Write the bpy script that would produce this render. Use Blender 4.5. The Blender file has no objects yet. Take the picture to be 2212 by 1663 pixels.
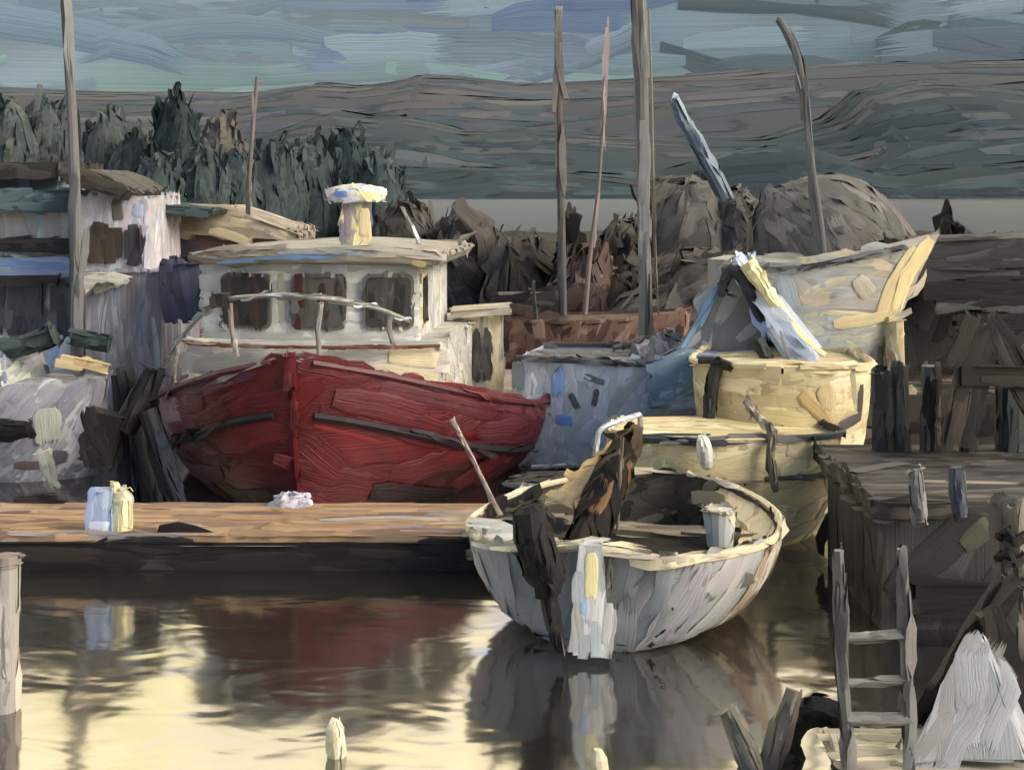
import bpy, bmesh, math, random
import numpy as np
from mathutils import Vector, Matrix
from mathutils.bvhtree import BVHTree

scene = bpy.context.scene
# ---------------------------------------------------------------- camera
F = 3039.0          # focal length in units of a 2212-wide frame
CX, HY = 1106.0, 400.0   # principal column, horizon row
H = 4.1             # eye height above the water
cam_d = bpy.data.cameras.new('camera'); cam = bpy.data.objects.new('camera', cam_d)
scene.collection.objects.link(cam)
cam.location = (0, 0, H); cam.rotation_euler = (math.radians(90), 0, 0)
cam_d.sensor_width = 36; cam_d.lens = F/2212*36
cam_d.shift_y = -(831.5-HY)/2212
cam_d.clip_start = 0.1; cam_d.clip_end = 6000
scene.camera = cam
# ---------------------------------------------------------------- sky light, sun, exposure
SUN_EL, SUN_AZ = math.radians(32), math.radians(118)     # azimuth clockwise from +Y
w = bpy.data.worlds.new('World'); scene.world = w; w.use_nodes = True
nt = w.node_tree; nt.nodes.clear()
sky = nt.nodes.new('ShaderNodeTexSky'); sky.sky_type = 'NISHITA'; sky.sun_disc = False
sky.sun_elevation = SUN_EL; sky.sun_rotation = SUN_AZ; sky.dust_density = 3.0; sky.air_density = 1.0
bg = nt.nodes.new('ShaderNodeBackground'); bg.inputs['Strength'].default_value = 0.112
wo = nt.nodes.new('ShaderNodeOutputWorld')
nt.links.new(sky.outputs[0], bg.inputs[0]); nt.links.new(bg.outputs[0], wo.inputs[0])
sd = bpy.data.lights.new('sun', 'SUN'); sd.energy = 1.3; sd.angle = math.radians(24); sd.color = (1.0, 0.95, 0.86)
so = bpy.data.objects.new('sun', sd); scene.collection.objects.link(so)
sdir = Vector((math.sin(SUN_AZ)*math.cos(SUN_EL), math.cos(SUN_AZ)*math.cos(SUN_EL), math.sin(SUN_EL)))
so.rotation_euler = sdir.to_track_quat('Z', 'Y').to_euler()
vs = scene.view_settings
vs.view_transform = 'Standard'; vs.look = 'None'; vs.gamma = 1; vs.use_curve_mapping = False
vs.exposure = 0.72
scene.cycles.transparent_max_bounces = 24
# ---------------------------------------------------------------- helpers
K = 1.25
def lin(c):
    c = c/255.0
    return c/12.92 if c <= 0.04045 else ((c+0.055)/1.055)**2.4
def C(r, g, b, k=None):
    k = K if k is None else k
    return tuple(min(0.85, lin(x)*k) for x in (r, g, b))
def P(px, py, Y):
    return Vector(((px-CX)*Y/F, Y, H+(HY-py)*Y/F))
def PW(px, py, z=0.0):                  # pixel on the horizontal plane z
    Y = (H-z)*F/(py-HY)
    return P(px, py, Y)
MATS = {}
def oil(name, rough=0.55, spec=0.35, bump=1.0, emit=0.0, streak=0.27, metal=0.0):
    if name in MATS: return MATS[name]
    m = bpy.data.materials.new(name); m.use_nodes = True; MATS[name] = m
    t = m.node_tree; N = t.nodes; N.clear(); L = t.links.new
    out = N.new('ShaderNodeOutputMaterial'); b = N.new('ShaderNodeBsdfPrincipled')
    col = N.new('ShaderNodeAttribute'); col.attribute_name = 'paint'
    st = N.new('ShaderNodeAttribute'); st.attribute_name = 'st'
    sep = N.new('ShaderNodeSeparateXYZ'); L(st.outputs['Vector'], sep.inputs[0])
    # bristle streaks that follow each stroke
    cmb = N.new('ShaderNodeCombineXYZ')
    mx = N.new('ShaderNodeMath'); mx.operation = 'MULTIPLY'; mx.inputs[1].default_value = 8.0; L(sep.outputs[0], mx.inputs[0])
    my = N.new('ShaderNodeMath'); my.operation = 'MULTIPLY'; my.inputs[1].default_value = 0.9; L(sep.outputs[1], my.inputs[0])
    L(mx.outputs[0], cmb.inputs[0]); L(my.outputs[0], cmb.inputs[1])
    nz = N.new('ShaderNodeTexNoise'); nz.inputs['Scale'].default_value = 1.0; nz.inputs['Detail'].default_value = 4.0
    nz.inputs['Roughness'].default_value = 0.65; L(cmb.outputs[0], nz.inputs['Vector'])
    # colour: paint * (1 + streak*(noise-0.5)) with mottling
    tc = N.new('ShaderNodeTexCoord')
    n2 = N.new('ShaderNodeTexNoise'); n2.inputs['Scale'].default_value = 3.0; n2.inputs['Detail'].default_value = 5
    L(tc.outputs['Object'], n2.inputs['Vector'])
    ad = N.new('ShaderNodeMath'); ad.operation = 'MULTIPLY_ADD'; ad.inputs[1].default_value = streak*2; ad.inputs[2].default_value = 1-streak
    L(nz.outputs['Fac'], ad.inputs[0])
    ad2 = N.new('ShaderNodeMath'); ad2.operation = 'MULTIPLY_ADD'; ad2.inputs[1].default_value = 0.5; ad2.inputs[2].default_value = 0.75
    L(n2.outputs['Fac'], ad2.inputs[0])
    mm = N.new('ShaderNodeMath'); mm.operation = 'MULTIPLY'; L(ad.outputs[0], mm.inputs[0]); L(ad2.outputs[0], mm.inputs[1])
    vm = N.new('ShaderNodeVectorMath'); vm.operation = 'SCALE'; L(col.outputs['Color'], vm.inputs[0]); L(mm.outputs[0], vm.inputs['Scale'])
    L(vm.outputs[0], b.inputs['Base Color'])
    b.inputs['Roughness'].default_value = rough; b.inputs['Specular IOR Level'].default_value = spec
    b.inputs['Metallic'].default_value = metal
    # relief in proportion to the brush width (st.z)
    hb = N.new('ShaderNodeMath'); hb.operation = 'MULTIPLY'; L(nz.outputs['Fac'], hb.inputs[0]); L(sep.outputs[2], hb.inputs[1])
    bp = N.new('ShaderNodeBump'); bp.inputs['Strength'].default_value = 0.9*bump; bp.inputs['Distance'].default_value = 0.06
    L(hb.outputs[0], bp.inputs['Height']); L(bp.outputs[0], b.inputs['Normal'])
    if emit:
        L(vm.outputs[0], b.inputs['Emission Color']); b.inputs['Emission Strength'].default_value = emit
    # dry brush: bristles run out of paint towards the end of a stroke
    mr = N.new('ShaderNodeMapRange'); mr.inputs['From Min'].default_value = 0.62; mr.inputs['From Max'].default_value = 1.0
    mr.inputs['To Min'].default_value = 0.1; mr.inputs['To Max'].default_value = 0.66
    fr = N.new('ShaderNodeMath'); fr.operation = 'FRACT'; L(sep.outputs[1], fr.inputs[0]); L(fr.outputs[0], mr.inputs['Value'])
    gt = N.new('ShaderNodeMath'); gt.operation = 'GREATER_THAN'; L(nz.outputs['Fac'], gt.inputs[0]); L(mr.outputs[0], gt.inputs[1])
    # ragged bristle sides: st.x runs -1..1 across a stroke around a multiple of 4; the solid itself has st.y = 0
    a1 = N.new('ShaderNodeMath'); a1.operation = 'MULTIPLY_ADD'; a1.inputs[1].default_value = 0.25; a1.inputs[2].default_value = 0.5; L(sep.outputs[0], a1.inputs[0])
    a2 = N.new('ShaderNodeMath'); a2.operation = 'FRACT'; L(a1.outputs[0], a2.inputs[0])
    a3 = N.new('ShaderNodeMath'); a3.operation = 'SUBTRACT'; a3.inputs[1].default_value = 0.5; L(a2.outputs[0], a3.inputs[0])
    a4 = N.new('ShaderNodeMath'); a4.operation = 'ABSOLUTE'; L(a3.outputs[0], a4.inputs[0])
    sr = N.new('ShaderNodeMapRange'); sr.inputs['From Min'].default_value = 0.17; sr.inputs['From Max'].default_value = 0.25
    sr.inputs['To Min'].default_value = 0.1; sr.inputs['To Max'].default_value = 0.62; L(a4.outputs[0], sr.inputs['Value'])
    g0 = N.new('ShaderNodeMath'); g0.operation = 'GREATER_THAN'; g0.inputs[1].default_value = 0.01; L(fr.outputs[0], g0.inputs[0])
    s2 = N.new('ShaderNodeMath'); s2.operation = 'MULTIPLY'; L(sr.outputs[0], s2.inputs[0]); L(g0.outputs[0], s2.inputs[1])
    g2 = N.new('ShaderNodeMath'); g2.operation = 'GREATER_THAN'; L(nz.outputs['Fac'], g2.inputs[0]); L(s2.outputs[0], g2.inputs[1])
    g3 = N.new('ShaderNodeMath'); g3.operation = 'MULTIPLY'; L(gt.outputs[0], g3.inputs[0]); L(g2.outputs[0], g3.inputs[1])
    L(g3.outputs[0], b.inputs['Alpha'])
    L(b.outputs[0], out.inputs[0])
    return m

class MB:
    """collects shapes; M is applied to everything added"""
    def __init__(s, M=None): s.v = []; s.f = []; s.M = M or Matrix.Identity(4)
    def add(s, vs_, fs_):
        o = len(s.v); s.v += [s.M @ Vector(p) for p in vs_]; s.f += [tuple(o+i for i in f) for f in fs_]
    def box(s, c, sz, R=None, taper=1.0):
        x, y, z = (k/2 for k in sz); R = R or Matrix.Identity(3); c = Vector(c)
        pts = [c+R@Vector((a*x*(taper if d > 0 else 1), b*y*(taper if d > 0 else 1), d*z)) for d in (-1, 1) for a, b in ((-1,-1),(1,-1),(1,1),(-1,1))]
        s.add(pts, [(3,2,1,0),(4,5,6,7),(0,1,5,4),(1,2,6,5),(2,3,7,6),(3,0,4,7)])
    def tube(s, pts, r, n=8, cap=True):
        pts = [Vector(p) for p in pts]; m = len(pts)
        rr = r if isinstance(r, (list, tuple)) else [r]*m
        vs_ = []; fs_ = []
        for i, p in enumerate(pts):
            d = (pts[min(i+1, m-1)]-pts[max(i-1, 0)]).normalized()
            a = d.cross(Vector((0, 1, 0)) if abs(d.y) < 0.9 else Vector((1, 0, 0))).normalized(); b = d.cross(a)
            for k in range(n):
                an = 2*math.pi*k/n
                vs_.append(p+rr[i]*(a*math.cos(an)+b*math.sin(an)))
        for i in range(m-1):
            for k in range(n):
                fs_.append((i*n+k, i*n+(k+1) % n, (i+1)*n+(k+1) % n, (i+1)*n+k))
        if cap: fs_ += [tuple(range(n-1, -1, -1)), tuple((m-1)*n+k for k in range(n))]
        s.add(vs_, fs_)
    def loft(s, secs, closed=False, caps=False):
        n = len(secs[0]); vs_ = [p for q in secs for p in q]; fs_ = []
        for i in range(len(secs)-1):
            for k in range(n if closed else n-1):
                fs_.append((i*n+k, i*n+(k+1) % n, (i+1)*n+(k+1) % n, (i+1)*n+k))
        if caps: fs_ += [tuple(range(n-1, -1, -1)), tuple((len(secs)-1)*n+k for k in range(n))]
        s.add(vs_, fs_)
    def prism(s, poly, d):                # polygon extruded along vector d
        n = len(poly); d = Vector(d); a = [Vector(p) for p in poly]
        s.add(a+[p+d for p in a], [tuple(range(n)), tuple(range(2*n-1, n-1, -1))]+[(i, i+n, (i+1) % n+n, (i+1) % n) for i in range(n)])
    def rpanel(s, c, u, v, w_, h_, d, r=0.06):   # rounded-corner panel, u,v unit axes, d = thickness vector
        c, u, v = Vector(c), Vector(u), Vector(v); pts = []
        for sx, sy, a0 in ((1,1,0),(-1,1,90),(-1,-1,180),(1,-1,270)):
            for k in range(4):
                a = math.radians(a0+k*30)
                pts.append(c+u*(sx*(w_/2-r)+r*math.cos(a))+v*(sy*(h_/2-r)+r*math.sin(a)))
        s.prism(pts, d)
    def lump(s, c, rad, rng, n=10, m=7, rough=0.18, squash=0.6):   # uneven dome
        c = Vector(c); secs = []
        for i in range(m+1):
            a = math.pi/2*i/m; q = []
            for k in range(n):
                t = 2*math.pi*k/n; f = 1+rng.uniform(-rough, rough)
                q.append(c+Vector((rad[0]*math.cos(a)**squash*math.cos(t)*f, rad[1]*math.cos(a)**squash*math.sin(t)*f, rad[2]*math.sin(a)*f)))
            secs.append(q)
        s.loft(secs, closed=True, caps=True)

CAMV = Vector((0, 0, H))
MW = {}            # object -> world matrix (set at creation)
SEED = [7]
def strokes_on(V, Fc, spec, seed, two=False):
    """brush strokes laid along a surface: returns lists of verts, quads, colours, st"""
    rng = random.Random(seed); nrg = np.random.RandomState(seed)
    tris = []
    for f in Fc:
        for i in range(1, len(f)-1): tris.append((f[0], f[i], f[i+1]))
    if not tris: return [], [], [], []
    Va = np.array([tuple(p) for p in V]); T = np.array(tris)
    A, B, D = Va[T[:, 0]], Va[T[:, 1]], Va[T[:, 2]]
    n = np.cross(B-A, D-A); ar = np.linalg.norm(n, axis=1)/2; n = n/(2*ar[:, None]+1e-12)
    cen = (A+B+D)/3; vd = np.array(CAMV)-cen; vd /= np.linalg.norm(vd, axis=1)[:, None]
    fc = (n*vd).sum(1)
    if two: n[fc < 0] *= -1; fc = np.abs(fc)
    wgt = ar*np.where(fc > 0, 0.45+0.55*np.clip(fc*2, 0, 1), spec.get('back', 0.2))
    tot = wgt.sum(); W0, L0 = spec['W'], spec['L']
    N = int(min(spec.get('max', 2600), max(spec.get('min', 3), spec.get('cover', 1.5)*tot/(W0*L0*0.8))))
    bvh = BVHTree.FromPolygons([Vector(p) for p in V], [tuple(f) for f in tris])
    pal = spec['pal']; pw = [c[1] if len(c) == 2 else 1 for c in pal]; pc = [c[0] if len(c) == 2 else c for c in pal]
    g = spec.get('g', (0, 0, 1)); jit = math.radians(spec.get('jit', 14)); val = spec.get('val', 0.16)
    colf = spec.get('colf')
    pick = nrg.choice(len(T), N, p=wgt/tot)
    ov, of, oc, os_ = [], [], [], []
    prof = ((-1, 0.1), (-0.8, 0.95), (-0.3, 0.8), (0.3, 0.85), (0.8, 1.0), (1, 0.1))
    for ti in pick:
        r1, r2 = rng.random(), rng.random()
        if r1+r2 > 1: r1, r2 = 1-r1, 1-r2
        p = Vector(A[ti]+(B[ti]-A[ti])*r1+(D[ti]-A[ti])*r2); nn = Vector(n[ti])
        gd = Vector(g(p, nn)) if callable(g) else Vector(g)
        t = gd-nn*nn.dot(gd)
        if t.length < 0.05: t = nn.orthogonal()
        t.normalize(); t = Matrix.Rotation(rng.gauss(0, jit), 3, nn) @ t
        if rng.random() < 0.5: t = -t
        b = nn.cross(t)
        W = W0*rng.uniform(0.6, 1.35); L = L0*rng.uniform(0.5, 1.4)
        if colf: c = colf(p, rng)
        else: c = rng.choices(pc, pw)[0]
        k = math.exp(rng.gauss(0, val)); c1 = [min(0.9, x*k) for x in c]
        k2 = math.exp(rng.gauss(0, 0.10)); tint = [1+rng.gauss(0, 0.025) for _ in range(3)]
        c1 = [x*y for x, y in zip(c1, tint)]
        add_stroke(ov, of, oc, os_, p-t*L/2, t, b, nn, L, W, c1, k2, bvh, rng, prof, spec.get('lift', 0.032), rng.gauss(0, 0.16))
    return ov, of, oc, os_
def add_stroke(ov, of, oc, os_, p, t, b, nn, L, W, c1, k2, bvh, rng, prof, lift, curve):
    m = 7; base = W*lift*rng.uniform(0.25, 1.0); uo = 4*rng.randint(0, 40)
    o0 = len(ov); na = len(prof); wid = (0.55, 0.9, 1.0, 1.0, 0.98, 0.93, 0.8)
    off = rng.uniform(0, 40)//1
    rows = []
    for i in range(m):
        s = i/(m-1); pk = p+t*(L*s)+b*(curve*L*(s-0.5)**2)
        hit = bvh.find_nearest(pk)
        if hit[0] is None: continue
        q, nq = hit[0], hit[1]
        if nq.dot(nn) < 0: nq = -nq
        if nq.dot(nn) < 0.45 or (pk-q).length > W*1.2:
            d = (pk-q)
            if d.length > W*0.5: pk = q+d.normalized()*W*0.5
            q = pk; nq = nn
        bb = nq.cross(t); bb = bb.normalized() if bb.length > 1e-4 else b
        rows.append((s, q, nq, bb))
    if len(rows) < 3: return
    for i, (s, q, nq, bb) in enumerate(rows):
        e = wid[i]*(1+rng.uniform(-0.10, 0.10))*W/2; sh = rng.uniform(-0.06, 0.06)*W
        endlift = 1.0+(1.2 if i >= len(rows)-2 else 0)*rng.random()
        for j, (x, h) in enumerate(prof):
            ov.append(q+bb*(x*e+sh)+nq*(base*h*endlift+W*0.012))
            kk = 1+(k2-1)*x
            oc.append((c1[0]*kk, c1[1]*kk, c1[2]*kk, 1)); os_.append((x+uo, off+0.02+0.96*s, W))
    for i in range(len(rows)-1):
        for j in range(na-1):
            a = o0+i*na+j
            of.append((a, a+1, a+na+1, a+na))
def build(name, mb, mat, parent=None, spec=None, dabs=(), two=False, smooth=False, closed=True, origin=None):
    """link one mesh object: its solid shape plus the brush strokes lying on it"""
    V = list(mb.v); Fc = list(mb.f); spec = spec or {}
    if closed:
        bm = bmesh.new(); bv = [bm.verts.new(p) for p in V]
        for f in Fc:
            try: bm.faces.new([bv[i] for i in f])
            except ValueError: pass
        bmesh.ops.recalc_face_normals(bm, faces=bm.faces[:])
        bm.verts.index_update(); Fc = [tuple(v.index for v in f.verts) for f in bm.faces]; bm.free()
    SEED[0] += 1; seed = SEED[0]; rng = random.Random(seed)
    pal = spec.get('pal', [(0.3, 0.3, 0.3)]); c0 = pal[0][0] if len(pal[0]) == 2 else pal[0]
    colf = spec.get('colf'); bk = spec.get('basek', 0.85)
    W0 = spec.get('W', 0.1)
    gg = spec.get('g', (0, 0, 1)); gx = callable(gg) or abs(gg[0]) > 0.5
    cols = []; st = []
    for p in V:
        c = colf(p, rng) if colf else c0
        cols.append((c[0]*bk, c[1]*bk, c[2]*bk, 1)); st.append((((p.z if gx else p.x)/W0) % 400, 0.0, W0))
    nb = len(Fc)
    if 'W' in spec and spec.get('cover', 1.5) > 0:
        ov, of, oc, os_ = strokes_on(V, Fc, spec, seed, two)
        o = len(V); V = V+ov; cols += oc; st += os_; Fc = Fc+[tuple(o+i for i in f) for f in of]
    if dabs:
        tr = [(f[0], f[i], f[i+1]) for f in Fc[:nb] for i in range(1, len(f)-1)]
        bvh = BVHTree.FromPolygons([Vector(p) for p in mb.v], tr)
        prof = ((-1, 0.1), (-0.8, 0.95), (-0.3, 0.8), (0.3, 0.85), (0.8, 1.0), (1, 0.1))
        for d in dabs:
            pts, wpx, c = d[0], d[1], d[2]
            q = []
            n_ = max(6, 3*len(pts)); acc = []
            for i in range(n_):
                u = i/(n_-1)*(len(pts)-1); a = min(int(u), len(pts)-2); f = u-a
                px = pts[a][0]*(1-f)+pts[a+1][0]*f; py = pts[a][1]*(1-f)+pts[a+1][1]*f
                dr = (P(px, py, 10)-CAMV).normalized(); h = bvh.ray_cast(CAMV, dr)
                if h[0] is not None: acc.append((i/(n_-1), h[0], h[1] if h[1].dot(dr) < 0 else -h[1]))
            if len(acc) < 3: continue
            o = len(V); W = wpx*acc[0][1].y/F; uo = 4*rng.randint(0, 40); lf = W*rng.uniform(0.03, 0.06)
            for i, (s, q_, nq) in enumerate(acc):
                tt = (acc[min(i+1, len(acc)-1)][1]-acc[max(i-1, 0)][1])
                bb = nq.cross(tt); bb = bb.normalized() if bb.length > 1e-5 else Vector((1, 0, 0))
                e = W/2*(0.65 if i == 0 else 0.8 if i == len(acc)-1 else 1)*(1+rng.uniform(-.1, .1))
                for x, hh in prof:
                    V.append(q_+bb*x*e+nq*(lf*(0.4+hh)+W*0.03)); cols.append((*c, 1)); st.append((x+uo, 0.02+0.95*s, W))
            for i in range(len(acc)-1):
                for j in range(5):
                    a = o+i*6+j; Fc.append((a, a+1, a+7, a+6))
    Mi = MW[parent.name].inverted() if parent else Matrix.Translation(-origin) if origin is not None else Matrix.Identity(4)
    VV = np.array([tuple(Mi @ Vector(p)) for p in V], dtype=np.float32)
    me = bpy.data.meshes.new(name); me.from_pydata(VV.tolist(), [], Fc)
    a = me.attributes.new('paint', 'FLOAT_COLOR', 'POINT'); a.data.foreach_set('color', np.array(cols, dtype=np.float32).ravel())
    a = me.attributes.new('st', 'FLOAT_VECTOR', 'POINT'); a.data.foreach_set('vector', np.array(st, dtype=np.float32).ravel())
    sm = np.ones(len(me.polygons), dtype=bool); sm[:nb] = smooth; me.polygons.foreach_set('use_smooth', sm)
    me.materials.append(mat); me.update()
    ob = bpy.data.objects.new(name, me); scene.collection.objects.link(ob)
    if parent: ob.parent = parent; MW[ob.name] = MW[parent.name].copy()
    else:
        MW[ob.name] = Matrix.Translation(origin) if origin is not None else Matrix.Identity(4)
        if origin is not None: ob.location = origin
    return ob
def tag(o, label, cat, group=None):
    o['label'] = label; o['category'] = cat
    if group: o['group'] = group
    return o
def thing(name, label, cat, loc, heading=0.0, group=None):
    o = bpy.data.objects.new(name, None); scene.collection.objects.link(o)
    o.empty_display_size = 0.3
    o.location = loc; o.rotation_euler = (0, 0, heading)
    MW[o.name] = Matrix.Translation(Vector(loc)) @ Matrix.Rotation(heading, 4, 'Z')
    return tag(o, label, cat, group)
def struct(o): o['kind'] = 'structure'; return o
def subpart(o): return o

# materials
m_hull = oil('gloss_boat_paint', 0.42, 0.45)
m_matte = oil('matte_boat_paint', 0.6, 0.3)
m_wood = oil('weathered_timber', 0.75, 0.2)
m_dark = oil('tarred_timber', 0.6, 0.25)
m_canvas = oil('canvas_cloth', 0.8, 0.15)
m_metal = oil('dull_metal', 0.45, 0.5, metal=0.2)
m_glass = oil('dark_window_glass', 0.3, 0.5, bump=0.5)
m_leaf = oil('foliage', 0.75, 0.2)
m_land = oil('hillside', 0.9, 0.05, bump=0.10, streak=0.16)
m_sky = oil('painted_cloud', 0.8, 0.1, emit=0.36)

def sp(W, L, pal, **k):
    d = dict(W=W, L=L, pal=pal); d.update(k); return d

# ================================================================ SKY
def sky_col(p, rng):
    el = math.degrees(math.atan2(p.z-H, math.hypot(p.x, p.y))); az = math.degrees(math.atan2(p.x, p.y))
    x = rng.random()
    if az > 11 and x < 0.5: return rng.choice((C(88, 100, 108, 1), C(80, 92, 98, 1)))
    if el < 4.6 and x < 0.5: return rng.choice((C(112, 134, 134, 1), C(104, 126, 126, 1), C(120, 142, 148, 1)))
    if -8 < az < 7 and el > 5.2 and x < 0.5: return rng.choice((C(98, 114, 138, 1), C(104, 120, 144, 1)))
    return rng.choice((C(112, 128, 140, 1), C(106, 122, 136, 1), C(120, 136, 146, 1), C(108, 122, 131, 1), C(124, 139, 150, 1)))
mb = MB(); R = 2400.0; secs = []
for i in range(8):
    el = math.radians(-1.0+i*1.6); rr = R*math.cos(el)
    secs.append([(rr*math.sin(math.radians(a)), rr*math.cos(math.radians(a)), H+R*math.sin(el)) for a in range(-80, 81, 4)])
mb.loft(secs)
def sky_dir(p, n): return Vector((1, 0, 0.05*math.sin(p.x*0.004)+0.03))
struct(build('sky', mb, m_sky, spec=sp(46, 330, [C(108, 128, 142, 1)], colf=sky_col, g=sky_dir, jit=5, cover=1.6, max=5200, lift=0.05, val=0.05, basek=1.0), two=True, closed=False, smooth=True))

mb = MB(); secs = []
for i in range(12):
    el = math.radians(10.4+i*4.0); rr = R*math.cos(el)*1.01
    secs.append([(rr*math.sin(math.radians(a)), rr*math.cos(math.radians(a)), H+R*1.01*math.sin(el)) for a in range(-80, 81, 4)])
mb.loft(secs)
def glow_col(p, rng):                 # lilac-grey low down, cream above: unseen glow added for water reflections
    el = math.degrees(math.atan2(p.z-H, math.hypot(p.x, p.y)))
    if el < 15: return rng.choice((C(158, 174, 206, 1), C(150, 168, 202, 1), C(166, 178, 204, 1)))
    return rng.choice((C(226, 212, 176, 1), C(214, 202, 178, 1), C(222, 208, 160, 1), C(205, 196, 180, 1)))
m_glow = oil('unseen_glow', 0.8, 0.1, emit=1.6)
struct(build('reflection_glow', mb, m_glow, spec=sp(90, 420, [C(226, 212, 176, 1)], colf=glow_col, g=sky_dir, jit=7, cover=1.1, max=1500, lift=0.04, val=0.05, basek=1.0), two=True, closed=False, smooth=True))

# ================================================================ WATER
m_w = bpy.data.materials.new('harbour_water'); m_w.use_nodes = True
t = m_w.node_tree; N = t.nodes; N.clear(); LK = t.links.new
out = N.new('ShaderNodeOutputMaterial'); mix = N.new('ShaderNodeMixShader')
gl = N.new('ShaderNodeBsdfGlossy'); gl.inputs['Roughness'].default_value = 0.06; gl.inputs['Color'].default_value = (0.88, 0.87, 0.84, 1)
df = N.new('ShaderNodeBsdfDiffuse'); df.inputs['Color'].default_value = (0.022, 0.021, 0.019, 1)
lw = N.new('ShaderNodeFresnel'); lw.inputs['IOR'].default_value = 6.0
tc = N.new('ShaderNodeTexCoord'); mp = N.new('ShaderNodeMapping'); mp.inputs['Scale'].default_value = (0.8, 1.1, 1)
LK(tc.outputs['Object'], mp.inputs[0])
n1 = N.new('ShaderNodeTexNoise'); n1.inputs['Scale'].default_value = 1.3; n1.inputs['Detail'].default_value = 2.0; n1.inputs['Distortion'].default_value = 0.6
LK(mp.outputs[0], n1.inputs['Vector'])
n3 = N.new('ShaderNodeTexNoise'); n3.inputs['Scale'].default_value = 9.0; n3.inputs['Detail'].default_value = 3.0
LK(mp.outputs[0], n3.inputs['Vector'])
sm = N.new('ShaderNodeMath'); sm.operation = 'MULTIPLY_ADD'; sm.inputs[1].default_value = 0.03; LK(n3.outputs['Fac'], sm.inputs[0]); LK(n1.outputs['Fac'], sm.inputs[2])
bp = N.new('ShaderNodeBump'); bp.inputs['Strength'].default_value = 1.0; bp.inputs['Distance'].default_value = 0.014; LK(sm.outputs[0], bp.inputs['Height'])
LK(bp.outputs[0], gl.inputs['Normal'])
sx = N.new('ShaderNodeSeparateXYZ'); LK(tc.outputs['Object'], sx.inputs[0])
mr = N.new('ShaderNodeMapRange'); mr.inputs['From Min'].default_value = 40; mr.inputs['From Max'].default_value = 120
mr.inputs['To Min'].default_value = 0.10; mr.inputs['To Max'].default_value = 0.15
LK(sx.outputs[1], mr.inputs['Value']); LK(mr.outputs[0], gl.inputs['Roughness'])
LK(lw.outputs[0], mix.inputs[0]); LK(df.outputs[0], mix.inputs[1]); LK(gl.outputs[0], mix.inputs[2]); LK(mix.outputs[0], out.inputs[0])
mb = MB(); S = 2300
mb.add([(-S, -40, 0), (S, -40, 0), (S, 2300, 0), (-S, 2300, 0)], [(0, 1, 2, 3)])
struct(build('water', mb, m_w, closed=False))

# ================================================================ FAR HILLS AND SHORE
def hill(name, prof, Y, depth, pal, W, L, g=(1, 0, 0.1), cover=1.6, jit=12, **k):
    """ridge whose crest follows (px, py) points at distance Y, sloping down to the water in front"""
    mb = MB(); n = 60; secs = []; rng = random.Random(len(name)+int(Y))
    x0, x1 = prof[0][0], prof[-1][0]
    for i in range(n+1):
        px = x0+(x1-x0)*i/n
        for a, b in zip(prof, prof[1:]):
            if a[0] <= px <= b[0]: f = (px-a[0])/(b[0]-a[0]); py = a[1]*(1-f)+b[1]*f
        top = P(px, py, Y); q = []
        for s in (0, 0.12, 0.3, 0.5, 0.7, 0.88, 1.0):
            q.append((top.x*(1-0.25*(1-s)*depth/Y), Y-depth*(1-s), -1+(top.z+1)*math.sin(s*math.pi/2)**0.8+rng.uniform(-.003, .003)*top.z*s))
        q.append((top.x, Y+depth, -2))
        secs.append(q)
    mb.loft(secs)
    return build(name, mb, m_land, spec=sp(W, L, pal, g=g, cover=cover, jit=jit, max=1800, lift=0.004, **k), two=True, closed=False, smooth=True)
struct(hill('hills', [(-900, 210), (-300, 200), (0, 190), (300, 205), (420, 200), (560, 205), (700, 185), (820, 195), (900, 165), (1010, 170), (1120, 185), (1300, 180), (1500, 165), (1700, 150), (1900, 140), (2212, 135), (2700, 120), (3300, 150)],
     900, 260, [C(68, 71, 77), (C(63, 68, 76), 1.5), C(74, 75, 78), C(58, 66, 74), C(52, 63, 73)], 14, 80, val=0.08))
struct(hill('wooded_hills', [(-900, 330), (0, 330), (500, 330), (640, 270), (760, 235), (830, 262), (900, 250), (1000, 285), (1150, 275), (1300, 290), (1500, 300), (1620, 300), (1760, 262), (1830, 200), (1950, 175), (2060, 180), (2212, 200), (2600, 160), (3200, 200)],
     560, 130, [C(55, 65, 70), C(49, 60, 67), C(64, 69, 73), C(44, 55, 62), C(68, 70, 73)], 8, 44, val=0.10))
struct(hill('far_shore', [(-700, 400), (300, 395), (700, 385), (840, 365), (1000, 360), (1200, 372), (1400, 380), (1560, 330), (1700, 312), (1800, 330), (1900, 385), (2000, 370), (2212, 350), (2900, 330)],
     440, 26, [C(52, 62, 66), C(46, 56, 61), C(60, 67, 70), C(57, 69, 74)], 4, 34, val=0.10))
# near bank carrying the trees and the boatyard
mb = MB(); secs = []
for Y, z in ((24, -1.5), (25.5, 0.3), (27, 0.75), (40, 1.0), (70, 1.1), (96, 0.9), (102, -1)):
    secs.append([(x*(1 if Y > 30 else 1), Y+1.2*math.sin(x*0.35), z+0.12*math.sin(x*0.9+Y)) for x in np.linspace(-70, 90, 60)])
mb.loft(secs)
struct(build('shore_bank', mb, m_land, spec=sp(0.5, 2.0, [C(62, 58, 52), C(48, 44, 40), C(84, 76, 66)], g=(1, 0, 0), max=1500), two=True, closed=False))
# boatyard hard standing at the right
mb = MB(); mb.prism([P(1500, 900, 20.4).xy.to_3d()+Vector((0, 0, 1.05)), (30, 20.4, 1.05), (30, 27, 1.05), (2.7, 27, 1.05)], (0, 0, -2.2))
struct(build('boatyard_ground', mb, m_land, spec=sp(0.3, 1.2, [C(60, 57, 53), C(44, 42, 40), C(90, 82, 74)], g=(1, 0, 0), max=700)))

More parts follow.
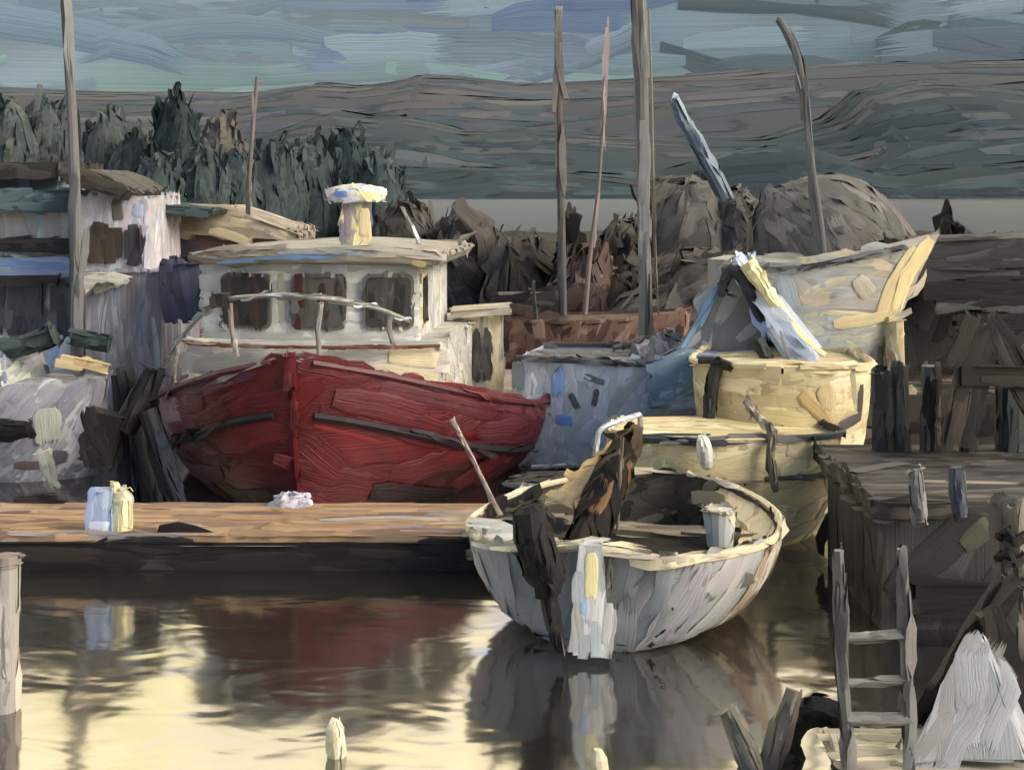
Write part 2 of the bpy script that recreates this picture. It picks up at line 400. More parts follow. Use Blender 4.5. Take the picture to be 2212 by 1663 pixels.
# ================================================================ TREES
def conifer(px, ptop, Y, wpx, pal, label, shape=1.0, group='dark evergreen trees on the left shore', base=0.9, seed=0):
    top = P(px, ptop, Y); h = top.z-base; r = wpx*Y/F/2; rng = random.Random(seed+int(px))
    t = thing('evergreen_tree', label, 'tree', (top.x, Y, base), 0, group)
    mb = MB(); mb.tube([(top.x, Y, base-0.3), (top.x+rng.uniform(-.1, .1), Y, base+h*0.5), (top.x, Y, base+h*0.92)], [0.16, 0.11, 0.03])
    build('trunk', mb, m_wood, t, sp(0.1, 0.8, [C(60, 54, 48)], min=2))
    mb = MB(); secs = []; n = 12; ph = rng.uniform(0, 6)
    for i in range(10):
        s = i/9; rr = 1.4*r*(1-s**(2.3+shape))**(0.58)*(0.8 if i == 0 else 1); q = []
        for k in range(n):
            a = 2*math.pi*k/n; f = rr*(1+0.10*math.sin(3*a+ph+s*3)+rng.uniform(-.06, .06))+0.05
            q.append((top.x+f*math.cos(a), Y+f*math.sin(a), base+0.05*h+0.95*h*s+rng.uniform(-.03, .03)*h))
        secs.append(q)
    mb.loft(secs, closed=True, caps=True)
    for k in range(50):                    # ragged sprays breaking the outline
        s = rng.uniform(0.35, 0.97); a = rng.uniform(0, 2*math.pi); rr = 1.4*r*(1-s**(2.3+shape))**0.58*0.9
        b0 = Vector((top.x+rr*math.cos(a), Y+rr*math.sin(a), base+0.05*h+0.95*h*s-0.03*h)); ln = h*rng.uniform(.05, .13)
        mb.tube([b0, b0+Vector((math.cos(a)*0.25, math.sin(a)*0.2, .7))*ln, b0+Vector((math.cos(a)*0.45+rng.uniform(-.2, .2), 0, 1.2))*ln], [r*.07, r*.06, r*.01], n=4)
    build('crown', mb, m_leaf, t, sp(0.34*max(1, Y/70), 2.0, pal, g=(0, 0, 1), jit=7, cover=2.6, lift=0.03, max=520, val=0.09, basek=0.9), smooth=True)
EG = [C(70, 78, 76), C(62, 70, 69), C(78, 82, 78), C(58, 66, 64)]
DG = [C(40, 50, 50), C(48, 58, 58), C(34, 44, 46)]
MG = [C(56, 66, 66), C(48, 58, 60), C(66, 74, 72)]
BR = [C(88, 84, 78), C(80, 78, 72)]
trees = [(25, 222, 78, 90, EG, 'grey-green evergreen tree at the left edge behind the tiered white yacht'),
 (95, 212, 80, 100, EG, 'grey-green evergreen tree right beside the tall left mast, on its left'),
 (232, 240, 76, 80, EG, 'evergreen tree with one narrow tip, first to the right of the tall left mast'),
 (292, 285, 74, 90, EG, 'stumpy evergreen tree between the narrow tipped tree and the dark tallest tree'),
 (380, 205, 72, 78, DG, 'darkest and tallest evergreen tree, a blunt column on the left shore'),
 (480, 250, 84, 70, BR, 'pale brownish tree behind the dark evergreens, just left of the thin mast'),
 (440, 310, 66, 90, MG, 'dark green tree below the pale brown one, left of the thin mast'),
 (505, 322, 68, 84, MG, 'dark green tree directly behind the thin grey mast'),
 (590, 305, 70, 100, MG, 'dark green tree just to the right of the thin grey mast'),
 (670, 300, 72, 110, MG, 'broad dark green tree left of the white radar dome'),
 (745, 285, 74, 100, DG, 'dark tree rising straight behind the white radar dome'),
 (340, 335, 62, 90, MG, 'low dark tree in front of the darkest tallest evergreen'),
 (820, 330, 70, 90, MG, 'dark tree at the right end of the evergreen row, right of the radar dome')]
for i, (px, pt, Y, wp, pal, lb) in enumerate(trees): conifer(px, pt, Y, wp, pal, lb, shape=0.6+0.25*(i % 3), seed=i)

def shrub(px, ptop, Y, wpx, pal, label, dpt=2.0, g=(0.6, 0, 1), W=0.46, L=2.0, base=0.9, group='bare shrubs on the near bank', rough=0.04, sq=0.6):
    top = P(px, ptop, Y); rng = random.Random(int(px*7+ptop)); r = 1.3*wpx*Y/F/2
    t = thing('shrub', label, 'shrub', (top.x, Y, base), 0, group)
    mb = MB()
    for k in range(5): mb.tube([(top.x, Y, base-0.2), (top.x+rng.uniform(-.6, .6)*r, Y+rng.uniform(-.5, .5), base+(top.z-base)*rng.uniform(.8, 1.02))], [0.06, 0.015], n=5)
    build('stems', mb, m_wood, t, sp(0.05, 0.5, [C(60, 52, 46)], min=2))
    mb = MB(); hh = top.z-base
    mb.lump((top.x, Y, base-0.1), (r*0.62, dpt, hh), rng, 14, 8, rough, sq)
    for k in range(3):
        s = (k-1)*0.66+rng.uniform(-.1, .1); e = rng.uniform(0.62, 0.92)*(1-0.25*abs(s))
        mb.lump((top.x+s*r*0.8, Y+rng.uniform(-.5, .3)*dpt, base-0.1), (r*rng.uniform(.38, .52), dpt*0.6, hh*e), rng, 10, 6, 0.08, rng.uniform(.6, 1.0))
    for k in range(8):                     # twigs along the growth direction
        a = rng.uniform(0, math.pi); f = rng.uniform(.75, 1.0)
        b0 = Vector((top.x+r*0.75*f*math.cos(a), Y-dpt*rng.uniform(0, .9)*math.sin(a), base+hh*0.9*f*math.sin(a)**0.8)); gd = Vector(g).normalized()
        e1 = (gd+Vector((rng.gauss(0, .35), 0, abs(rng.gauss(0, .35))))).normalized()*rng.uniform(.3, .9)
        mb.tube([b0-e1*.3, b0+e1*.3, b0+e1*.7], [.035, .028, .01], n=4)
    build('crown', mb, m_leaf, t, sp(W, L, pal, g=g, jit=9, cover=2.6, lift=0.03, max=700, val=0.10, basek=0.9), smooth=True)
GB = [C(90, 87, 83), C(83, 81, 77), C(96, 93, 88), C(76, 74, 71)]
DB = [C(70, 66, 62), C(61, 57, 53), C(79, 75, 70), C(52, 48, 45)]
BB = [C(70, 58, 52), C(56, 46, 42), C(88, 73, 65), C(104, 89, 84)]
shrub(880, 430, 40, 200, DB, 'dark brown shrub behind the radar dome and the roof of the red boat', g=(-0.7, 0, 1))
shrub(1010, 450, 38, 210, DB, 'broad dark brown shrub right of the radar dome', g=(-0.9, 0, 0.8))
shrub(1130, 500, 36, 150, DB, 'dark shrub immediately left of the darkest mast', g=(-0.8, 0, 1))
shrub(1225, 452, 34, 60, [C(24, 22, 22), C(34, 32, 31)], 'small black pointed shrub close behind the darkest mast', 0.6)
shrub(1265, 540, 33, 190, BB, 'reddish brown shrub between the darkest mast and the widest mast', g=(0.6, 0, 1))
shrub(1340, 470, 36, 130, DB, 'dark brown shrub just left of the widest mast', g=(0.9, 0, 0.5))
shrub(1480, 385, 38, 340, GB, 'tall grey-brown shrub right behind the widest mast', g=(0.5, 0, 1), W=0.34, L=1.8, dpt=3)
shrub(1590, 410, 37, 200, GB, 'grey-brown shrub below the leaning pale blue pole', g=(-0.5, 0, 1), W=0.34, L=1.6)
shrub(1500, 530, 31, 330, [C(72, 68, 64), C(84, 79, 74), C(58, 54, 50)], 'low grey shrub standing behind the pale tarpaulin tent', g=(0.9, 0, 0.7), W=0.26, L=1.4)
shrub(2045, 458, 30, 60, [C(20, 19, 20), C(30, 29, 29)], 'small black pointed shrub above the bow of the laid-up boat', 0.7, g=(0.5, 0, 1))
shrub(2160, 515, 29, 200, [C(52, 51, 50), C(40, 39, 38), C(66, 64, 62)], 'dark grey shrub at the right edge behind the boat shed', g=(1, 0, 0.2), W=0.3, L=1.6)

# ================================================================ HULL BUILDER
class Hull:
    def __init__(s, M, L, B, zb, zm, zs, draft=0.4, transom=0.75, full=2.0, flare=0.35, rake=0.4, power=0.55, mid=0.45, sec=0.42, shp=1.7, midsec=None, spow=1.0, srake=0.0):
        s.__dict__.update(locals()); s.midsec = sec if midsec is None else midsec
    def pt(s, u, side, t, ins=0.0):          # u 0 stern..1 bow, t 0 sheer..1 keel
        u = min(1.0, max(0.0, u)); t = min(1.0, max(0.0, t))
        if u < s.mid: f = s.transom+(1-s.transom)*max(0.0, math.sin(u/s.mid*math.pi/2))**s.spow
        else: f = max(0.0, 1-max(0.0, (u-s.mid)/(1-s.mid))**s.full)**s.power
        f = max(f, 0.012)
        b = s.B/2*f-ins; b = max(b, 0.004)
        z0 = s.zs+(s.zm-s.zs)*min(1, u/0.45) if u < 0.45 else s.zm+(s.zb-s.zm)*max(0.0, (u-0.45)/0.55)**s.shp
        kk = s.sec+(s.midsec-s.sec)*min(1.0, u/0.35)+s.flare*u**2.2
        a = t*math.pi/2
        y = b*max(0.0, math.cos(a))**kk; z = z0-(z0+s.draft*(1-0.5*u**4))*max(0.0, math.sin(a))**1.15
        x = u*s.L+s.rake*(z/s.zb)*u**5+s.srake*(1-z/s.zs)*(1-u)**4
        return Vector((x, side*y, z))
    def skin(s, mb, t0=0.0, t1=1.0, u0=0.0, u1=1.0, n=22, m=9, ins=0.0, transom=True):
        secs = []
        for i in range(n+1):
            u = u0+(u1-u0)*(1-(1-i/n)**1.4)
            secs.append([s.pt(u, -1, t0+(t1-t0)*k/m, ins) for k in range(m+1)]+[s.pt(u, 1, t1-(t1-t0)*k/m, ins) for k in range(1 if t1 == 1 else 0, m+1)])
        mb.loft(secs)
        if transom:
            q = secs[0]; k = len(mb.v)-len(q)*(n+1); mb.f.append(tuple(range(k, k+len(q))))
    def deck(s, mb, dz, u0=0, u1=0.985, n=16, ins=0.03):
        secs = []
        for i in range(n+1):
            u = u0+(u1-u0)*i/n; a = s.pt(u, -1, 0.02, ins); b = s.pt(u, 1, 0.02, ins); z = a.z-dz
            secs.append([(a.x, a.y, z), (a.x, 0, z+0.05), (b.x, b.y, z)])
        mb.loft(secs)
    def strip(s, mb, z_off, r, u0=0.0, u1=1.0, n=24, out=0.02):
        """a rail running round the hull z_off below the sheer"""
        for side in (-1, 1):
            pts = []
            for i in range(n+1):
                u = u0+(u1-u0)*i/n
                lo, hi = 0.0, 1.0; zt = s.pt(u, 1, 0).z-z_off
                for _ in range(18):
                    md = (lo+hi)/2
                    if s.pt(u, 1, md).z > zt: lo = md
                    else: hi = md
                p = s.pt(u, side, lo); p.y += side*out; pts.append(p)
            mb.tube(pts, r, n=6)
def HM(loc, ang): return Matrix.Translation(Vector(loc)) @ Matrix.Rotation(ang, 4, 'Z')
def hang(dx, dy): return math.atan2(dy, dx)
def along(p, n, L=None): return Vector((1, 0, 0))

# ================================================================ RED BOAT
RB_a = hang(-0.10, -1.0); RB = P(622, 775, 17.3); RL = 8.2
hd = Vector((math.cos(RB_a), math.sin(RB_a), 0)); stern = Vector((RB.x, RB.y, 0))-hd*RL
stern.x += 0.12
rb = thing('fishing_boat', 'red hulled fishing boat with grey-white wheelhouse, bow on behind the tan dock', 'boat', stern, RB_a)
M = HM(stern, RB_a); h = Hull(M, RL, 5.75, 1.98, 0.98, 0.92, 0.5, 0.8, 2.3, 0.30, 0.35, 0.66, 0.5, 0.42, 2.7)
mb = MB(M); h.skin(mb, n=26)
RED = [(C(86, 20, 24), 3), (C(78, 18, 21), 2), (C(94, 23, 27), 2), (C(66, 17, 20), 1.2), (C(108, 30, 33), 0.6)]
def red_dir(p, n):
    return Vector((1, 0, 0.32)) if p.x < RB.x else Vector((1, 0, -0.22))
RBi = M.inverted()
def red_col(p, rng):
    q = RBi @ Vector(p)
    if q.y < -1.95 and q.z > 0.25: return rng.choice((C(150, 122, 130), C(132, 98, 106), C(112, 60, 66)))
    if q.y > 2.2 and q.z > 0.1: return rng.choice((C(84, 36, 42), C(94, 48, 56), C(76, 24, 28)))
    if q.z < 0.35 and rng.random() < 0.5: return rng.choice((C(52, 16, 17), C(62, 17, 19), C(44, 15, 15)))  # darker reds low down paint shade into the hull colour
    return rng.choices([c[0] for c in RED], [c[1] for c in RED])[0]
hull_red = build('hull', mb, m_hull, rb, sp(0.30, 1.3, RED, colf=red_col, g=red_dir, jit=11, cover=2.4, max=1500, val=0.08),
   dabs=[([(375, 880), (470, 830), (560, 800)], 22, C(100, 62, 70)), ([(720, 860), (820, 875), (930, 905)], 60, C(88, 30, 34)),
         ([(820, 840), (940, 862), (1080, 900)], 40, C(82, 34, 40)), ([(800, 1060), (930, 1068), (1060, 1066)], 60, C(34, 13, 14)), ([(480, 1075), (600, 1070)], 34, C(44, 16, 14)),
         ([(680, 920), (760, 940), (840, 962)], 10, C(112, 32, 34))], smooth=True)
mb = MB(M); h.strip(mb, 0.66, 0.055, 0.62, 0.995)
build('rubbing_strake', mb, m_dark, rb, sp(0.10, 1.5, [C(44, 38, 42), C(30, 27, 30)], g=red_dir, jit=3, cover=1.3))
mb = MB(M); h.strip(mb, 0.0, 0.045, 0.0, 0.995)
build('gunwale', mb, m_hull, rb, sp(0.10, 1.5, [C(86, 40, 42), C(112, 92, 90), C(70, 26, 30)], g=red_dir, jit=3, cover=1.2))
mb = MB(M); mb.tube([Vector((h.pt(1, 1, k/10).x-0.02, 0, h.pt(1, 1, k/10).z)) for k in range(11)], 0.05, n=8)
build('stem_band', mb, m_hull, rb, sp(0.10, 0.5, [C(88, 20, 24), C(74, 18, 21)], g=(0, 0, 1), jit=5))
mb = MB(M); pz_ = h.pt(1, 1, 0.0); mb.box((pz_.x-0.02, 0, pz_.z-0.12), (0.16, 0.13, 0.36), taper=0.8)
build('stem_head', mb, m_hull, rb, sp(0.10, 0.3, [C(86, 22, 26), C(98, 40, 44)], g=(0, 0, 1), jit=5))
mb = MB(M); h.deck(mb, 0.12)
build('deck', mb, m_matte, rb, sp(0.2, 0.9, [C(150, 140, 132), C(130, 118, 112)], g=(1, 0, 0)), closed=False, two=True)
# trunk and wheelhouse in boat space (x forward)
def bp_(px, py, Y):                       # pixel+distance -> boat space
    return M.inverted() @ P(px, py, Y)
GREY = [(C(176, 176, 171), 3), (C(168, 168, 164), 2), (C(186, 184, 176), 2), (C(158, 161, 160), 1)]
LIT = [C(190, 180, 150), C(200, 188, 150), C(172, 164, 142)]
def box_house(mb, x0, x1, y0, y1, z0, z1, bow=0.0, lean=0.0):
    """house with a front that bows forward; x1 is the front"""
    def ring(z, dl):
        q = [(x0, y0, z), (x0, y1, z)]
        for k in range(7):
            s = k/6; q.append((x1-dl+bow*(1-(2*s-1)**2), y1+(y0-y1)*s, z))
        return q
    mb.loft([ring(z0, 0), ring(z1, lean)], closed=True, caps=True)
# starboard is -y in boat space; the viewer's right is the boat's +y side
A = bp_(392, 745, 18.9); B_ = bp_(955, 745, 18.9)
ty0, ty1 = min(A.y, B_.y), max(A.y, B_.y); tx1 = (A.x+B_.x)/2
mb = MB(M); box_house(mb, tx1-4.6, tx1, ty0, ty1, 0.85, 1.97, 0.35, 0.1)
build('cabin_trunk', mb, m_matte, rb, sp(0.2, 0.9, [(C(178, 176, 168), 3), (C(168, 166, 160), 2), C(194, 186, 166)], g=(1, 0, -0.03), cover=2, jit=8, val=0.08),
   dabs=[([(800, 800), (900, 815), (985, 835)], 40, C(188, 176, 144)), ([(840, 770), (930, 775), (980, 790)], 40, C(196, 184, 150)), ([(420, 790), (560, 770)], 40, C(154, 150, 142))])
mb = MB(M); q = []
for k in range(13):
    s = k/12; q.append((tx1+0.02+0.35*(1-(2*s-1)**2), ty1+(ty0-ty1)*s, 1.965))
mb.tube(q, 0.022, n=6)
build('trunk_trim', mb, m_wood, rb, sp(0.05, 0.5, [C(110, 76, 60), C(140, 120, 104)], g=(1, 0, 0)))
A = bp_(432, 740, 19.5); B_ = bp_(903, 740, 19.5); wy0, wy1 = min(A.y, B_.y), max(A.y, B_.y); wx1 = (A.x+B_.x)/2
wz1 = 3.02
mb = MB(M); box_house(mb, wx1-2.9, wx1, wy0, wy1, 1.94, wz1, 0.22, 0.06)
wh = build('wheelhouse', mb, m_matte, rb, sp(0.13, 0.55, GREY, g=lambda p, n: Vector((0, 0, 1)) if abs(n.x) > .6 or int(p.x*3) % 2 else Vector((1, 0, 0)), cover=2.2, jit=10, val=0.07),
   dabs=[([(435, 600), (437, 700)], 22, C(160, 178, 196)), ([(606, 590), (612, 700)], 18, C(166, 160, 142)), ([(440, 722), (640, 728), (900, 722)], 22, C(156, 156, 148))])
def front_x(y):
    s = (y-wy1)/(wy0-wy1); return wx1-0.03+0.22*(1-(2*s-1)**2)
for i, (pa, pb) in enumerate(((470, 582), (633, 746), (788, 890))):
    ya = bp_(pa, 650, 19.3).y; yb = bp_(pb, 650, 19.3).y; yc = (ya+yb)/2; wd = abs(yb-ya)
    slope = (front_x(yc+0.05)-front_x(yc-0.05))/0.1
    u = Vector((slope, 1, 0)).normalized(); nrm = Vector((1, -slope, 0)).normalized()
    c = Vector((front_x(yc), yc, 2.5))
    mb = MB(M); mb.rpanel(c, u, (0, 0, 1), wd+0.05, 0.76, nrm*0.05, 0.10)
    fr = build('window', mb, m_matte, rb, sp(0.05, 0.3, [C(96, 94, 88), C(160, 158, 150), C(70, 68, 64)], g=(0, 0, 1), cover=0.8))
    mb = MB(M); mb.rpanel(c+nrm*0.04, u, (0, 0, 1), wd-0.04, 0.67, nrm*0.025, 0.07)
    build('pane', mb, m_glass, fr, sp(0.10, 0.4, [[(C(50, 45, 42), 2), (C(66, 46, 40), 1), (C(36, 33, 32), 2)], [(C(84, 80, 76), 2), (C(70, 66, 63), 2), (C(60, 34, 28), .8)], [(C(58, 56, 54), 2), (C(34, 33, 33), 2), (C(74, 72, 68), 1)]][i], g=(0, 0, 1), jit=3, cover=1.3, val=0.12))
# narrow side window in the lit side wall
mb = MB(M); mb.rpanel((wx1-0.55, wy1-0.02, 2.5), (1, 0, 0), (0, 0, 1), 0.5, 0.72, (0, 0.05, 0), 0.06)
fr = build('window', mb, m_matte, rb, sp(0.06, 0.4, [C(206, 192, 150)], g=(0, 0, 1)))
mb = MB(M); mb.rpanel((wx1-0.55, wy1+0.02, 2.5), (1, 0, 0), (0, 0, 1), 0.36, 0.60, (0, 0.03, 0), 0.05)
build('pane', mb, m_glass, fr, sp(0.08, 0.4, [C(36, 34, 33)], g=(0, 0, 1)))
# roof with camber and a visor edge
mb = MB(M)
def roof_ring(dx, z, grow):
    q = []
    y0, y1 = wy0-0.16-grow, wy1+0.42+grow
    for k in range(9):
        s = k/8; q.append((wx1+0.22+grow+0.30*(1-(2*s-1)**2), y1+(y0-y1)*s, z+0.07*(1-(2*s-1)**2)))
    for k in range(9):
        s = k/8; q.append((wx1-3.2, y0+(y1-y0)*s, z+0.07*(1-(2*s-1)**2)))
    return q
mb.loft([roof_ring(0, wz1-0.02, -0.12), roof_ring(0, wz1+0.09, -0.04), roof_ring(0, wz1+0.15, -0.06), roof_ring(0, wz1+0.18, -0.5)], closed=True, caps=True)
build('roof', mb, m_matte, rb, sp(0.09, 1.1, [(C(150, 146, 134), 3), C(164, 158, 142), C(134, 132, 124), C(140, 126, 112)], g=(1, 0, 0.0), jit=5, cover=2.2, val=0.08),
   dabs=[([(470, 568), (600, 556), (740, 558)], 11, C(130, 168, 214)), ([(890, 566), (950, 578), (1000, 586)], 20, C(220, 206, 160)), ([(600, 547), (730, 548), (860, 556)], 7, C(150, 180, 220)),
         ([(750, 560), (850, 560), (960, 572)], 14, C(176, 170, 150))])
# bow rail
rail_pts = [P(352, 800, 19.2), P(395, 725, 18.7), P(470, 655, 18.1), P(555, 640, 17.75), P(640, 639, 17.6), P(745, 650, 17.8), P(820, 668, 18.2), P(885, 694, 18.6)]
Mi = M.inverted()
def smoothpts(pts, n=4):
    o = []
    for i in range(len(pts)-1):
        p0, p1, p2, p3 = pts[max(i-1, 0)], pts[i], pts[i+1], pts[min(i+2, len(pts)-1)]
        for k in range(n):
            t = k/n; o.append(0.5*((2*p1)+(p2-p0)*t+(2*p0-5*p1+4*p2-p3)*t*t+(3*p1-p0-3*p2+p3)*t**3))
    return o+[pts[-1]]
mb = MB(); mb.tube(smoothpts(rail_pts), 0.028, n=8)
br = build('bow_rail', mb, m_metal, rb, sp(0.045, 0.8, [C(150, 150, 142), C(172, 180, 182), C(120, 118, 112)], g=(1, 0, 0.2), cover=1.6))
for (a, b) in (((497, 655, 18.0), (512, 770, 18.0)), ((692, 655, 17.7), (690, 775, 17.7)), ((842, 680, 18.35), (848, 742, 18.4)), ((388, 735, 18.8), (372, 860, 19.0))):
    mb = MB(); mb.tube([P(*a), P((a[0]+b[0])/2-4, (a[1]+b[1])/2, a[2]), P(*b)], 0.032, n=8)
    build('stanchion', mb, m_metal, rb, sp(0.05, 0.4, [C(146, 142, 132), C(128, 124, 116)], g=(0, 0, 1)))
mb = MB(); mb.box(P(478, 648, 18.0), (0.2, 0.2, 0.17))
build('bow_lamp', mb, m_dark, rb, sp(0.08, 0.2, [C(52, 48, 44), C(34, 32, 31)]))
# hatch house aft
A = P(988, 700, 22.0); B_ = P(1086, 700, 22.0)
mb = MB(); mb.box(((A.x+B_.x)/2, 22.35, 1.45), (B_.x-A.x, 0.7, 1.25))
hh = build('hatch_house', mb, m_matte, rb, sp(0.09, 0.6, [(C(206, 194, 158), 3), C(170, 164, 146), C(140, 140, 134)], g=(0, 0, 1), jit=6, cover=2.2), dabs=[([(997, 700), (1000, 840)], 22, C(146, 144, 136))])
mb = MB(); mb.box(((A.x+B_.x)/2, 22.3, 2.12), (B_.x-A.x+0.2, 0.95, 0.11), Matrix.Rotation(math.radians(-4), 3, 'Y'))
build('hatch_roof', mb, m_matte, hh, sp(0.09, 0.6, [C(156, 150, 136), C(176, 168, 146)], g=(1, 0, 0.1)))
for px in (1030, 1053):
    c = P(px, 762, 22.0); mb = MB(); pts = [c+Vector((-0.06, 0, -0.42)), c+Vector((0.06, 0, -0.42)), c+Vector((0.06, 0, 0.25))]+[c+Vector((0.06*math.cos(a), 0, 0.25+0.12*math.sin(a))) for a in (0.6, 1.57, 2.5)]+[c+Vector((-0.06, 0, 0.25))]
    mb.prism(pts, (0, -0.03, 0))
    build('arched_opening', mb, m_glass, hh, sp(0.06, 0.4, [C(74, 72, 70), C(50, 48, 47)], g=(0, 0, 1)))
# radar
c = P(770, 525, 20.6)
mb = MB(); mb.box((c.x, c.y, c.z+0.30), (0.42, 0.4, 0.72), taper=0.9)
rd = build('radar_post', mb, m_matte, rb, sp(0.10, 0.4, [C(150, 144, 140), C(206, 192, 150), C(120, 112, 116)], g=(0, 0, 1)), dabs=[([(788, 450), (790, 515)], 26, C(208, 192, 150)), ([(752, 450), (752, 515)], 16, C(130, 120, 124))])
mb = MB(); secs = []
for z, r in ((0.60, 0.30), (0.63, 0.42), (0.74, 0.44), (0.80, 0.40), (0.85, 0.2)):
    secs.append([(c.x+r*math.cos(a), c.y+r*0.8*math.sin(a), c.z+z) for a in np.linspace(0, 2*math.pi, 17)[:-1]])
mb.loft(secs, closed=True, caps=True)
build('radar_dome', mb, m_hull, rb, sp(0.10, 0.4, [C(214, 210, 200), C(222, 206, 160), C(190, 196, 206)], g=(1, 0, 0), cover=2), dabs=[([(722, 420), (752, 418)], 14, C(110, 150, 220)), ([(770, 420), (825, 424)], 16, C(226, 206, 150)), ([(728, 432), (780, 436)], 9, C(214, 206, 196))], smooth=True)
# short aerials on the roof
for a, b, r in (((868, 448, 21), (908, 525, 21), 0.035), ((1030, 500, 21), (990, 522, 21), 0.03)):
    mb = MB(); mb.tube([P(*a), P(*b)], [r*0.6, r]); build('aerial', mb, m_metal, rb, sp(0.05, 0.4, [C(120, 116, 108), C(190, 190, 190)]))

# ================================================================ DOCK
yb, yf, zt = 16.5, 15.0, 0.35
dk = thing('floating_dock', 'long tan plank dock with black waterside edge in front of the red boat', 'dock', (-3, 15.75, 0))
x0, x1 = -22.0, P(1250, 1160, 15).x
mb = MB()
TAN = [(C(152, 124, 96), 3), (C(162, 136, 106), 2), (C(134, 114, 96), 1.2), (C(112, 94, 86), 1), (C(144, 134, 128), .8)]
mb.box(((x0+x1)/2, 15.75, zt-0.03), (x1-x0, 1.5, 0.10))
build('deck_planks', mb, m_wood, dk, sp(0.13, 1.1, TAN, g=(1, 0, 0), jit=4, cover=3, max=2600, val=0.10),
   dabs=[([(690, 1125), (850, 1118), (1040, 1128)], 26, C(158, 152, 146)), ([(760, 1148), (900, 1142), (1030, 1148)], 22, C(112, 96, 104)), ([(0, 1108), (70, 1106)], 26, C(110, 84, 70)), ([(0, 1150), (260, 1158), (420, 1160)], 14, C(128, 124, 122))])
mb = MB(); mb.box(((x0+x1)/2, 15.03, 0.085), (x1-x0, 0.12, 0.42)); 
build('fender_board', mb, m_dark, dk, sp(0.14, 1.2, [(C(30, 27, 27), 3), C(22, 20, 20), C(46, 42, 40), C(40, 34, 30)], g=(1, 0, 0), jit=3, cover=2.4, max=1200))
mb = MB(); mb.box(((x0+x1)/2, 15.78, 0.08), (x1-x0-0.3, 1.35, 0.40))
build('float', mb, m_dark, dk, sp(0.2, 1, [C(26, 24, 24)], g=(1, 0, 0)))
# on the dock
c = PW(215, 1150, 0.37); o = c
mb = MB(); mb.box((o.x, o.y+0.12, 0.37+0.22), (0.27, 0.24, 0.44), taper=0.96)
tg = tag(build('storage_box', mb, m_hull, spec=sp(0.09, 0.35, [C(158, 170, 196), C(140, 156, 190), C(176, 186, 200)], g=(0, 0, 1), jit=6), dabs=[([(192, 1135), (262, 1138)], 24, C(186, 192, 204))], origin=Vector((o.x, o.y+.12, .36))), 'pale blue upright box standing on the tan dock', 'box')
c = PW(258, 1150, 0.37); mb = MB()
mb.tube([(c.x, c.y+0.1, 0.365), (c.x, c.y+0.1, 0.72), (c.x-0.02, c.y+0.1, 0.80)], [0.12, 0.12, 0.07], n=12)
cn = thing('canister', 'cream canister with round knob beside the pale blue box on the dock', 'canister', (c.x, c.y+.1, .36))
build('drum', mb, m_hull, cn, sp(0.07, 0.3, [C(202, 198, 160), C(212, 196, 150), C(178, 180, 156)], g=(0, 0, 1), jit=6))
mb = MB(); mb.lump((c.x-0.07, c.y+0.1, 0.78), (0.06, 0.06, 0.11), random.Random(3), 8, 5, 0.05, 0.5)
build('knob', mb, m_hull, cn, sp(0.05, 0.1, [C(222, 204, 160)]))
c = PW(625, 1092, 0.37); mb = MB(); mb.lump((c.x, c.y, 0.36), (0.24, 0.14, 0.15), random.Random(5), 10, 5, 0.2, 0.6)
tag(build('crumpled_cloth', mb, m_canvas, spec=sp(0.06, 0.2, [C(176, 172, 184), C(150, 146, 160), C(190, 186, 192)], g=(1, 0, .3), jit=30), origin=Vector((c.x, c.y, .36))), 'small lilac-white crumpled cloth on the dock under the red bow', 'cloth')

# ================================================================ GREY DINGHY WITH MOTOR
GA = hang(0.36, 0.93); gloc = Vector((0.58, 12.22, 0)); GL = 2.9
M = HM(gloc, GA)
gb = thing('open_dinghy', 'rounded grey open boat with white rudder, stern towards the viewer in the foreground', 'boat', gloc, GA)
h = Hull(M, GL, 2.95, 1.02, 0.86, 0.92, 0.04, 0.52, 2.2, 0.12, 0.25, 0.62, 0.5, 0.60, 1.7, 0.50, 0.55, 0.28)
mb = MB(M); h.skin(mb, n=22, m=12)
GRY = [(C(154, 155, 153), 3), (C(146, 148, 147), 2), (C(164, 164, 160), 1.5), (C(138, 137, 133), 1.0)]
GMi = M.inverted()
def dinghy_col(p, rng):                # grey stern; starboard side has sunlit tan put into its colour, darker low down
    q = GMi @ Vector(p)
    if q.x > 0.75+0.25*q.z and q.y < 0: return rng.choice((C(168, 158, 140), C(156, 142, 124), C(176, 170, 156), C(150, 130, 112)) if q.z > 0.25 else (C(128, 108, 92), C(100, 86, 76)))
    return rng.choices([c[0] for c in GRY], [c[1] for c in GRY])[0]
def gdir(p, n):
    return Vector((0.35, 0, 1)) if n.x < 0.4 else Vector((0.7, 0, 0.8))
build('hull', mb, m_matte, gb, sp(0.2, 0.95, GRY, colf=dinghy_col, g=gdir, jit=7, cover=2.3, max=900, val=0.04),
   dabs=[([(1040, 1290), (1085, 1355), (1130, 1390)], 26, C(160, 156, 180)), ([(1120, 1400), (1210, 1408), (1330, 1400)], 22, C(144, 148, 152)), ([(1330, 1196), (1440, 1204)], 8, C(70, 86, 140))], smooth=False)
mb = MB(M); h.skin(mb, t1=0.72, ins=0.07, u0=0.02, u1=0.995, n=18, m=6, transom=True); mb.f.append(tuple(range(len(mb.v)-14, len(mb.v))))
build('lining', mb, m_wood, gb, sp(0.14, 0.5, [(C(60, 55, 48), 2), C(92, 86, 76), C(34, 31, 29)], g=(1, 0, 0.3), cover=1.8), two=True, closed=False)
mb = MB(M); h.deck(mb, 0.50, 0.12, 0.88, ins=0.42)
build('floor_boards', mb, m_dark, gb, sp(0.12, 0.6, [(C(34, 31, 29), 3), C(50, 46, 42), C(24, 22, 22)], g=(1, 0, 0)), two=True, closed=False)
